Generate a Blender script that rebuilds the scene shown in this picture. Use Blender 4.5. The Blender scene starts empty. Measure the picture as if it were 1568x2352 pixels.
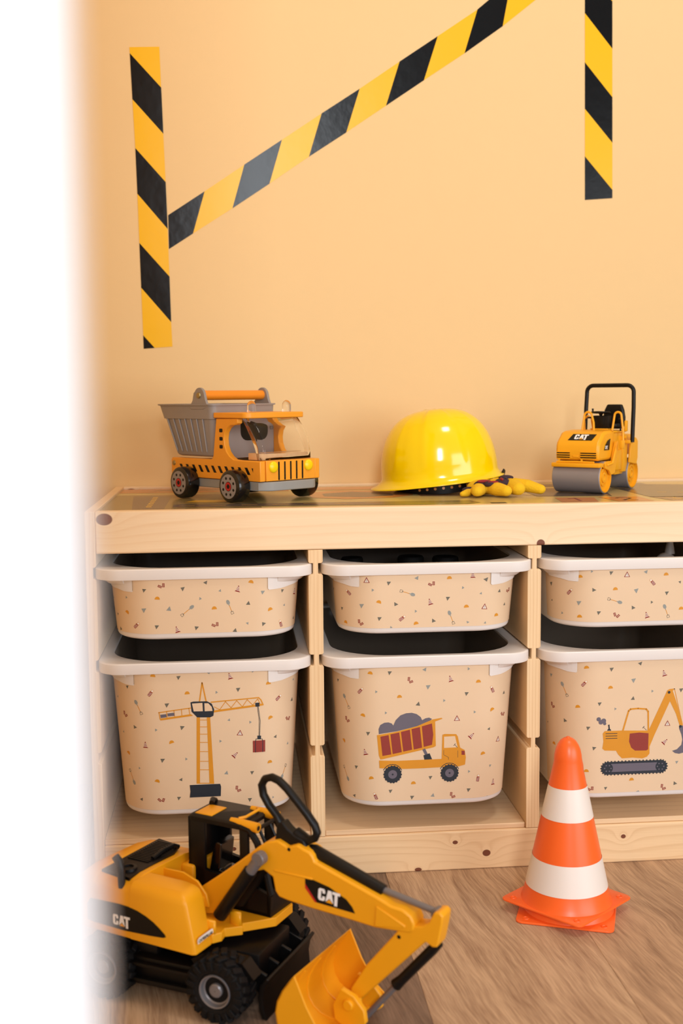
import bpy, bmesh, math, random
from mathutils import Vector, Matrix, Euler
random.seed(7)
scene = bpy.context.scene
COL = scene.collection
PI = math.pi
# ------------------------------------------------------------------ camera
cam_d = bpy.data.cameras.new('camera'); cam = bpy.data.objects.new('camera', cam_d); COL.objects.link(cam)
_r = Vector((0.99572802, -0.09193688, -0.00856295)); _u = Vector((0.01778288, 0.09994017, 0.99483452)); _f = Vector((0.0906062, 0.99073688, -0.10114813))
cam.matrix_world = Matrix(((_r.x, _u.x, -_f.x, -0.1094978), (_r.y, _u.y, -_f.y, -1.5993457), (_r.z, _u.z, -_f.z, 0.6849679), (0, 0, 0, 1)))
cam_d.sensor_fit = 'VERTICAL'; cam_d.sensor_height = 36.0; cam_d.lens = 2678.6686 / 2352 * 36.0
cam_d.clip_start = 0.02
cam_d.dof.use_dof = True; cam_d.dof.focus_distance = 1.64; cam_d.dof.aperture_fstop = 4.1
scene.camera = cam
# ------------------------------------------------------------------ light
scene.view_settings.view_transform = 'Standard'; scene.view_settings.look = 'None'
scene.view_settings.gamma = 1; scene.view_settings.use_curve_mapping = False
scene.view_settings.exposure = -0.02
w = bpy.data.worlds.new('world'); scene.world = w; w.use_nodes = True
w.node_tree.nodes['Background'].inputs[0].default_value = (0.92, 0.98, 1.05, 1)
w.node_tree.nodes['Background'].inputs[1].default_value = 0.40
def area(name, loc, target, sx, sy, power, color, spread=180):
    l = bpy.data.lights.new(name, 'AREA'); l.shape = 'RECTANGLE'; l.size = sx; l.size_y = sy; l.energy = power; l.color = color
    l.spread = math.radians(spread)
    o = bpy.data.objects.new(name, l); COL.objects.link(o); o.location = loc
    o.rotation_euler = (Vector(target) - Vector(loc)).to_track_quat('-Z', 'Y').to_euler(); return o
area('window_light', (0.00, -3.9, 1.70), (0.15, 0, 0.45), 0.55, 1.3, 58, (0.92, 0.98, 1.04))
area('room_light', (2.5, -2.9, 0.95), (0.30, 0.1, 0.3), 2.6, 1.6, 58, (0.92, 0.98, 1.04))  # unseen soft fill added to brighten the right wall and lower bins
area('ceiling_light', (0.55, -0.75, 2.3), (0.45, -0.3, 0), 0.35, 0.35, 8, (1.0, 0.97, 0.92))
# ------------------------------------------------------------------ materials
def new_mat(name):
    m = bpy.data.materials.new(name); m.use_nodes = True
    return m, m.node_tree, m.node_tree.nodes['Principled BSDF']
def lin(c):
    return tuple(((x / 255) / 12.92 if x / 255 <= .04045 else ((x / 255 + .055) / 1.055) ** 2.4) for x in c) + (1,)
def N(nt, kind, **kw):
    n = nt.nodes.new(kind)
    for k, v in kw.items(): setattr(n, k, v)
    return n
def plastic(name, rgb, rough=.4, metal=0, bump=0, bscale=400, spec=.5, coat=0, var=.04, trans=0):
    m, nt, b = new_mat(name)
    c = lin(rgb)
    b.inputs['Roughness'].default_value = rough; b.inputs['Metallic'].default_value = metal
    b.inputs['Specular IOR Level'].default_value = spec
    if coat: b.inputs['Coat Weight'].default_value = coat; b.inputs['Coat Roughness'].default_value = .08
    tc = N(nt, 'ShaderNodeTexCoord'); nz = N(nt, 'ShaderNodeTexNoise'); nz.inputs['Scale'].default_value = 35; nz.inputs['Detail'].default_value = 3
    nt.links.new(tc.outputs['Object'], nz.inputs['Vector'])
    mx = N(nt, 'ShaderNodeMix', data_type='RGBA')
    mx.inputs[6].default_value = tuple(max(0, x * (1 - var)) for x in c[:3]) + (1,); mx.inputs[7].default_value = tuple(min(1, x * (1 + var)) for x in c[:3]) + (1,)
    nt.links.new(nz.outputs['Fac'], mx.inputs[0]); nt.links.new(mx.outputs[2], b.inputs['Base Color'])
    if bump:
        n2 = N(nt, 'ShaderNodeTexNoise'); n2.inputs['Scale'].default_value = bscale; n2.inputs['Detail'].default_value = 2
        bp = N(nt, 'ShaderNodeBump'); bp.inputs['Strength'].default_value = bump; bp.inputs['Distance'].default_value = .0006
        nt.links.new(tc.outputs['Object'], n2.inputs['Vector']); nt.links.new(n2.outputs['Fac'], bp.inputs['Height']); nt.links.new(bp.outputs[0], b.inputs['Normal'])
    return m
def glass(name, rgb=(1, 1, 1)):
    m, nt, b = new_mat(name)
    b.inputs['Base Color'].default_value = rgb + (1,); b.inputs['Roughness'].default_value = .02
    b.inputs['Transmission Weight'].default_value = 1; b.inputs['IOR'].default_value = 1.25
    return m
def math_n(nt, op, a, b=None, c=None):
    n = N(nt, 'ShaderNodeMath', operation=op)
    for i, v in enumerate((a, b, c)):
        if v is None: continue
        if isinstance(v, (int, float)): n.inputs[i].default_value = v
        else: nt.links.new(v, n.inputs[i])
    return n.outputs[0]
def pine(name, grain='x', tone=(228, 190, 140), knots=(), seed=0, rings=95, dark=(196, 145, 92), warp=4.0, con=.42):
    """grain axis; knots: (a, b, ra, rb) in the board face plane (grain coordinate, cross coordinate)"""
    m, nt, bs = new_mat(name)
    bs.inputs['Roughness'].default_value = .45; bs.inputs['Specular IOR Level'].default_value = .35
    geo = N(nt, 'ShaderNodeNewGeometry'); sp = N(nt, 'ShaderNodeSeparateXYZ'); nt.links.new(geo.outputs['Position'], sp.inputs[0])
    ax = {'x': 0, 'y': 1, 'z': 2}[grain]
    G = sp.outputs[ax]; oth = [i for i in range(3) if i != ax]
    A = sp.outputs[oth[0]]; B = sp.outputs[oth[1]]
    if grain == 'x': C1, C2 = B, A      # cross coordinate z, depth y
    elif grain == 'z': C1, C2 = A, B    # x, y
    else: C1, C2 = A, B
    def vec(sg, sc):
        cb = N(nt, 'ShaderNodeCombineXYZ')
        nt.links.new(math_n(nt, 'MULTIPLY', G, sg), cb.inputs[0]); nt.links.new(math_n(nt, 'MULTIPLY', C1, sc), cb.inputs[1]); nt.links.new(math_n(nt, 'MULTIPLY_ADD', C2, sc, seed), cb.inputs[2])
        return cb.outputs[0]
    n1 = N(nt, 'ShaderNodeTexNoise'); n1.inputs['Scale'].default_value = 1; n1.inputs['Detail'].default_value = 2; nt.links.new(vec(1.6, 9), n1.inputs['Vector'])
    phase = math_n(nt, 'ADD', math_n(nt, 'MULTIPLY', C1, rings), math_n(nt, 'MULTIPLY', n1.outputs['Fac'], warp))
    phase = math_n(nt, 'ADD', phase, math_n(nt, 'MULTIPLY', C2, rings * .8))
    kmask = None
    for (ka, kb, ra, rb) in knots:
        da = math_n(nt, 'DIVIDE', math_n(nt, 'SUBTRACT', G, ka), ra); db = math_n(nt, 'DIVIDE', math_n(nt, 'SUBTRACT', C1, kb), rb)
        d2 = math_n(nt, 'ADD', math_n(nt, 'MULTIPLY', da, da), math_n(nt, 'MULTIPLY', db, db))
        bend = math_n(nt, 'DIVIDE', 2.4, math_n(nt, 'ADD', 1.0, math_n(nt, 'MULTIPLY', d2, .16)))
        phase = math_n(nt, 'ADD', phase, bend)
        mk = N(nt, 'ShaderNodeMapRange'); mk.interpolation_type = 'SMOOTHSTEP'; nt.links.new(d2, mk.inputs[0])
        mk.inputs[1].default_value = .8; mk.inputs[2].default_value = 1.25; mk.inputs[3].default_value = 1; mk.inputs[4].default_value = 0
        kmask = mk.outputs[0] if kmask is None else math_n(nt, 'MAXIMUM', kmask, mk.outputs[0])
    saw = math_n(nt, 'FRACT', phase)
    rp = N(nt, 'ShaderNodeValToRGB'); nt.links.new(saw, rp.inputs[0])
    e = rp.color_ramp.elements; e[0].position = 0; e[0].color = (0, 0, 0, 1); e[1].position = 1; e[1].color = (.1, .1, .1, 1)
    x = e.new(.55); x.color = (.12, .12, .12, 1); x = e.new(.88); x.color = (.75, .75, .75, 1)
    n2 = N(nt, 'ShaderNodeTexNoise'); n2.inputs['Scale'].default_value = 1; n2.inputs['Detail'].default_value = 4; nt.links.new(vec(12, 900), n2.inputs['Vector'])
    n3 = N(nt, 'ShaderNodeTexNoise'); n3.inputs['Scale'].default_value = 1; n3.inputs['Detail'].default_value = 1; nt.links.new(vec(1.2, 9), n3.inputs['Vector'])
    f = math_n(nt, 'ADD', math_n(nt, 'MULTIPLY', rp.outputs[0], con), math_n(nt, 'MULTIPLY', math_n(nt, 'SUBTRACT', n2.outputs['Fac'], .5), .45))
    f = math_n(nt, 'ADD', f, math_n(nt, 'MULTIPLY', math_n(nt, 'SUBTRACT', n3.outputs['Fac'], .45), .9))
    mx = N(nt, 'ShaderNodeMix', data_type='RGBA'); mx.clamp_factor = True; nt.links.new(f, mx.inputs[0])
    mx.inputs[6].default_value = lin(tone); mx.inputs[7].default_value = lin(dark); col = mx.outputs[2]
    if kmask is not None:
        m2 = N(nt, 'ShaderNodeMix', data_type='RGBA'); nt.links.new(kmask, m2.inputs[0]); nt.links.new(col, m2.inputs[6]); m2.inputs[7].default_value = lin((122, 70, 48)); col = m2.outputs[2]
    nt.links.new(col, bs.inputs['Base Color'])
    bp = N(nt, 'ShaderNodeBump'); bp.inputs['Strength'].default_value = .12; bp.inputs['Distance'].default_value = .0004
    nt.links.new(n2.outputs['Fac'], bp.inputs['Height']); nt.links.new(bp.outputs[0], bs.inputs['Normal'])
    return m
def oak(name, c1, c2, seed):
    m, nt, bs = new_mat(name)
    bs.inputs['Roughness'].default_value = .5; bs.inputs['Specular IOR Level'].default_value = .3
    geo = N(nt, 'ShaderNodeNewGeometry'); sp = N(nt, 'ShaderNodeSeparateXYZ'); nt.links.new(geo.outputs['Position'], sp.inputs[0])
    n0 = N(nt, 'ShaderNodeTexNoise'); n0.inputs['Scale'].default_value = 3.5; n0.inputs['Detail'].default_value = 3; nt.links.new(geo.outputs['Position'], n0.inputs['Vector'])
    def vec(sx, sy, warp):
        cb = N(nt, 'ShaderNodeCombineXYZ')
        X = math_n(nt, 'ADD', sp.outputs[0], math_n(nt, 'MULTIPLY', n0.outputs['Fac'], warp))
        X = math_n(nt, 'ADD', X, math_n(nt, 'MULTIPLY', sp.outputs[1], .12))
        nt.links.new(math_n(nt, 'MULTIPLY', X, sx), cb.inputs[0]); nt.links.new(math_n(nt, 'MULTIPLY', sp.outputs[1], sy), cb.inputs[1]); cb.inputs[2].default_value = seed
        return cb.outputs[0]
    n1 = N(nt, 'ShaderNodeTexNoise'); n1.inputs['Scale'].default_value = 1; n1.inputs['Detail'].default_value = 6; n1.inputs['Roughness'].default_value = .65; nt.links.new(vec(260, 9, .05), n1.inputs['Vector'])
    n2 = N(nt, 'ShaderNodeTexNoise'); n2.inputs['Scale'].default_value = 1; n2.inputs['Detail'].default_value = 4; n2.inputs['Distortion'].default_value = .6; nt.links.new(vec(38, 5, .09), n2.inputs['Vector'])
    v1 = N(nt, 'ShaderNodeTexNoise'); v1.inputs['Scale'].default_value = 1; v1.inputs['Detail'].default_value = 2; nt.links.new(vec(900, 35, .02), v1.inputs['Vector'])
    f = math_n(nt, 'ADD', math_n(nt, 'MULTIPLY', n1.outputs['Fac'], 1.1), math_n(nt, 'MULTIPLY', n2.outputs['Fac'], .9))
    f = math_n(nt, 'ADD', f, math_n(nt, 'MULTIPLY', v1.outputs['Fac'], .7))
    mr = N(nt, 'ShaderNodeMapRange'); nt.links.new(f, mr.inputs[0]); mr.inputs[1].default_value = .92; mr.inputs[2].default_value = 1.60
    mx = N(nt, 'ShaderNodeMix', data_type='RGBA'); nt.links.new(mr.outputs[0], mx.inputs[0]); mx.inputs[6].default_value = lin(c2); mx.inputs[7].default_value = lin(c1)
    nt.links.new(mx.outputs[2], bs.inputs['Base Color'])
    bp = N(nt, 'ShaderNodeBump'); bp.inputs['Strength'].default_value = .25; bp.inputs['Distance'].default_value = .0005
    nt.links.new(v1.outputs['Fac'], bp.inputs['Height']); nt.links.new(bp.outputs[0], bs.inputs['Normal'])
    return m
M = {}
M['wall'] = plastic('wall_paint', (240, 205, 151), .85, bump=.25, bscale=160, spec=.2, var=.01)
M['white_paint'] = plastic('white_gloss_paint', (245, 244, 246), .35, var=.005)
M['ceiling'] = plastic('ceiling_paint', (240, 236, 228), .9, var=.01)
M['white_plastic'] = plastic('white_plastic', (240, 232, 226), .38, bump=.06, bscale=900, var=.008)
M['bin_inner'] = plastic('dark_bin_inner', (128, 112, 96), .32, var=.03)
M['sticker'] = plastic('sticker_cream', (235, 204, 168), .5, bump=.05, bscale=700, var=.015)
M['st_tri'] = plastic('print_dark_grey', (112, 106, 92), .5); M['st_tril'] = plastic('print_light_grey', (150, 152, 146), .5)
M['st_O'] = plastic('print_orange', (222, 148, 34), .5); M['st_R'] = plastic('print_brick_red', (150, 56, 46), .5)
M['st_N'] = plastic('print_navy', (36, 44, 54), .5); M['st_G'] = plastic('print_slate', (106, 100, 112), .5); M['st_W'] = plastic('print_white', (240, 226, 210), .5)
M['black'] = plastic('black_plastic', (12, 10, 10), .42, spec=.3); M['black_matte'] = plastic('black_rubber', (14, 12, 12), .7, spec=.25, bump=.3, bscale=300)
M['black_gloss'] = plastic('black_gloss', (13, 11, 11), .2, coat=.35)
M['tape_y'] = plastic('tape_yellow', (250, 190, 0), .3, bump=.25, bscale=60, var=.01, spec=.3); M['tape_k'] = plastic('tape_black', (13, 11, 10), .22, bump=.35, bscale=60, spec=.2)
M['toy_yellow'] = plastic('construction_yellow', (246, 172, 22), .42, var=.02)
M['dig_yellow'] = plastic('digger_yellow', (240, 164, 16), .42, var=.02)
M['truck_orange'] = plastic('painted_orange', (244, 160, 40), .4, bump=.08, bscale=500)
M['handle_orange'] = plastic('handle_orange', (246, 142, 30), .4)
M['truck_grey'] = plastic('grey_plastic', (150, 140, 134), .45, bump=.1, bscale=700)
M['base_grey'] = plastic('grey_paint', (150, 148, 144), .5)
M['drum_grey'] = plastic('drum_grey', (146, 140, 142), .42, metal=.25)
M['rim_grey'] = plastic('rim_grey', (130, 126, 128), .35, metal=.35)
M['steel'] = plastic('grey_rod', (120, 114, 114), .35, metal=.3)
M['red'] = plastic('toy_red', (190, 32, 30), .4)
M['lamp_yellow'] = plastic('lamp_yellow', (250, 214, 10), .3)
M['brass'] = plastic('brass_bolt', (170, 150, 100), .35, metal=.8)
M['helmet'] = plastic('helmet_yellow', (254, 216, 0), .14, coat=.4, var=.01)
M['cone_orange'] = plastic('cone_orange', (255, 106, 40), .34, var=.015); M['cone_white'] = plastic('cone_white', (240, 228, 218), .4, bump=.1, bscale=900, var=.01)
M['glove_y'] = plastic('glove_yellow', (236, 188, 20), .9, bump=1.0, bscale=300, var=.14); M['glove_d'] = plastic('glove_dark_cloth', (60, 42, 52), .9, bump=.8, bscale=600, var=.15)
M['glove_r'] = plastic('glove_red', (150, 40, 40), .9); M['glove_b'] = plastic('glove_blue', (50, 50, 84), .9)
M['glass'] = glass('clear_plastic')
M['beech'] = pine('beech_wood', 'y', (222, 178, 130), (), 5, 60, (205, 155, 108))
M['mat_base'] = plastic('playmat_green', (206, 182, 116), .22, var=.05); M['mat_road'] = plastic('playmat_road', (104, 90, 78), .22, var=.06)
M['mat_orange'] = plastic('playmat_orange', (206, 136, 72), .22, var=.08); M['mat_brown'] = plastic('playmat_brown', (150, 110, 74), .22, var=.12); M['mat_olive'] = plastic('playmat_olive', (146, 124, 76), .22, var=.1)
M['mat_yellow'] = plastic('playmat_yellow', (226, 176, 60), .22); M['mat_red'] = plastic('playmat_red', (150, 70, 50), .22)
# ------------------------------------------------------------------ mesh builder
class MB:
    def __init__(s): s.bm = bmesh.new()
    def _mi(s, faces, mi):
        for f in faces: f.material_index = mi
    def face(s, pts, mi=0):
        vs = [s.bm.verts.new(p) for p in pts]
        try: f = s.bm.faces.new(vs); f.material_index = mi; return f
        except ValueError: return None
    def box(s, a, b, mi=0, bev=0, seg=2, rot=None, piv=None):
        x0, y0, z0 = a; x1, y1, z1 = b
        v = [s.bm.verts.new(p) for p in ((x0,y0,z0),(x1,y0,z0),(x1,y1,z0),(x0,y1,z0),(x0,y0,z1),(x1,y0,z1),(x1,y1,z1),(x0,y1,z1))]
        fs = [s.bm.faces.new([v[i] for i in q]) for q in ((3,2,1,0),(4,5,6,7),(0,1,5,4),(1,2,6,5),(2,3,7,6),(3,0,4,7))]
        s._mi(fs, mi)
        if rot is not None: bmesh.ops.rotate(s.bm, verts=v, cent=Vector(piv or ((x0+x1)/2,(y0+y1)/2,(z0+z1)/2)), matrix=rot)
        if bev:
            es = list({e for f in fs for e in f.edges})
            r = bmesh.ops.bevel(s.bm, geom=es, offset=bev, segments=seg, profile=.5, affect='EDGES')
            for f in r['faces']: f.material_index = mi
        return s
    def loft(s, rings, mi=0, cap0=True, cap1=True, closed=True):
        R = [[s.bm.verts.new(p) for p in r] for r in rings]; n = len(rings[0])
        for a, b in zip(R, R[1:]):
            for i in range(n if closed else n - 1):
                j = (i + 1) % n
                try: f = s.bm.faces.new((a[i], a[j], b[j], b[i])); f.material_index = mi
                except ValueError: pass
        if cap0: f = s.bm.faces.new(list(reversed(R[0]))); f.material_index = mi
        if cap1: f = s.bm.faces.new(R[-1]); f.material_index = mi
        return R
    def lathe(s, prof, axis='z', seg=32, mi=0, o=(0, 0, 0), cap0=True, cap1=True):
        rings = []
        for r, h in prof:
            ring = []
            for k in range(seg):
                a = 2 * PI * k / seg; c, d = r * math.cos(a), r * math.sin(a)
                p = {'z': (c, d, h), 'y': (d, h, c), 'x': (h, c, d)}[axis]
                ring.append((p[0] + o[0], p[1] + o[1], p[2] + o[2]))
            rings.append(ring)
        s.loft(rings, mi, cap0, cap1); return s
    def prism(s, poly, axis, a, b, mi=0):
        """poly in (u,w): axis y -> (x,z); axis x -> (y,z); axis z -> (x,y)"""
        f = {'y': lambda p, t: (p[0], t, p[1]), 'x': lambda p, t: (t, p[0], p[1]), 'z': lambda p, t: (p[0], p[1], t)}[axis]
        s.loft([[f(p, a) for p in poly], [f(p, b) for p in poly]], mi); return s
    def tube(s, pts, r, seg=10, mi=0, closed=False, rs=None, flat=1):
        P = [Vector(p) for p in pts]; n = len(P); rings = []; up = None
        for i, p in enumerate(P):
            if closed: t = (P[(i + 1) % n] - P[i - 1]).normalized()
            else: t = (P[min(i + 1, n - 1)] - P[max(i - 1, 0)]).normalized()
            if up is None: up = t.orthogonal().normalized() if abs(t.y) > .9 else Vector((0, 1, 0)).cross(t).normalized()
            up = (up - t * up.dot(t)).normalized(); sd = t.cross(up)
            rr = rs[i] if rs else r
            rings.append([p + up * rr * math.cos(2*PI*k/seg) + sd * rr * flat * math.sin(2*PI*k/seg) for k in range(seg)])
        if closed: rings.append(rings[0])
        s.loft(rings, mi, not closed, not closed)
        if closed: bmesh.ops.remove_doubles(s.bm, verts=s.bm.verts, dist=1e-6)
        return s
    def disc(s, c, r, normal='y', seg=20, mi=0):
        pts = []
        for k in range(seg):
            a = 2 * PI * k / seg; u, v = r * math.cos(a), r * math.sin(a)
            pts.append({'y': (c[0] + u, c[1], c[2] + v), 'x': (c[0], c[1] + u, c[2] + v), 'z': (c[0] + u, c[1] + v, c[2])}[normal])
        s.face(pts, mi); return s
    def ball(s, c, r, sx=1, sy=1, sz=1, mi=0, seg=20, rot=None):
        m = Matrix.Translation(c) @ (rot.to_4x4() if rot else Matrix()) @ Matrix.Diagonal((sx, sy, sz, 1))
        r_ = bmesh.ops.create_uvsphere(s.bm, u_segments=seg, v_segments=seg // 2, radius=r, matrix=m)
        for v in r_['verts']:
            for f in v.link_faces: f.material_index = mi
        return s
def obj(name, mb, mats, parent=None, bev=0, smooth=38, loc=None, rot=None, nrm=True):
    if nrm: bmesh.ops.recalc_face_normals(mb.bm, faces=mb.bm.faces)
    me = bpy.data.meshes.new(name); mb.bm.to_mesh(me); mb.bm.free()
    for m in (mats if isinstance(mats, (list, tuple)) else [mats]): me.materials.append(M[m] if isinstance(m, str) else m)
    o = bpy.data.objects.new(name, me); COL.objects.link(o)
    if smooth:
        me.polygons.foreach_set('use_smooth', [True] * len(me.polygons)); me.set_sharp_from_angle(angle=math.radians(smooth))
    if bev:
        b = o.modifiers.new('bevel', 'BEVEL'); b.width = bev; b.segments = 2; b.limit_method = 'ANGLE'; b.angle_limit = math.radians(40)
    if parent: o.parent = parent
    if loc: o.location = loc
    if rot: o.rotation_euler = rot
    return o
def tag(o, label, cat, group=None):
    o['label'] = label; o['category'] = cat
    if group: o['group'] = group
    return o
def struct(o): o['kind'] = 'structure'; return o
def empty(name, loc=(0, 0, 0), rotz=0, roty=0):
    o = bpy.data.objects.new(name, None); COL.objects.link(o); o.location = loc; o.rotation_euler = (0, roty, rotz); o.empty_display_size = .02; return o
def child(name, mb, mats, parent, **kw): return obj(name, mb, mats, parent, **kw)
def rrect(x0, x1, y0, y1, r, z, n=6):
    """rounded rectangle ring, counter-clockwise; r is one radius or (front, back)"""
    rf, rb = r if isinstance(r, tuple) else (r, r)
    out = []
    for cx, cy, a0, rr in ((x1, y0, -90, rf), (x1, y1, 0, rb), (x0, y1, 90, rb), (x0, y0, 180, rf)):
        sx = -1 if cx == x1 else 1; sy = 1 if cy == y0 else -1
        for k in range(n + 1):
            a = math.radians(a0 + 90 * k / n)
            out.append((cx + sx * rr + rr * math.cos(a), cy + sy * rr + rr * math.sin(a), z))
    return out
# block letters C A T (x right, y up, height 1)
def cat_letters(yellow=True):
    c = [(0.62,.98),(.12,.98),(0,.84),(0,.14),(.12,0),(.5,0),(.62,.14),(.62,.38),(.38,.38),(.38,.2),(.26,.2),(.26,.78),(.38,.78),(.38,.62),(.62,.62),(.62,.84),(.52,.98)]
    c = c[1:]
    a = [(.66,0),(.86,.98),(1.16,.98),(1.38,0),(1.2,.16),(1.02,.34),(.84,.16)]
    t = [(1.24,.98),(1.94,.98),(1.94,.76),(1.72,.76),(1.72,-.12),(1.46,-.12),(1.46,.76),(1.24,.76)]
    tri = [(.72,-.02),(1.02,.28),(1.36,-.02)]
    return [(c, 0), (a, 0), (t, 0)] + ([(tri, 1)] if yellow else [])
def plane_mapper(o, du, dv, off):
    o, du, dv = Vector(o), Vector(du), Vector(dv); n = du.cross(dv).normalized()
    return lambda u, v, lay=0: tuple(o + du * u + dv * v + n * (off + lay * .00012))
def decal_cat(mb, mp, u0, v0, h, layer=2, miw=1, miy=2):
    for poly, k in cat_letters():
        mb.face([mp(u0 + x * h, v0 + y * h, layer + k) for x, y in poly], miw if k == 0 else miy)
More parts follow.
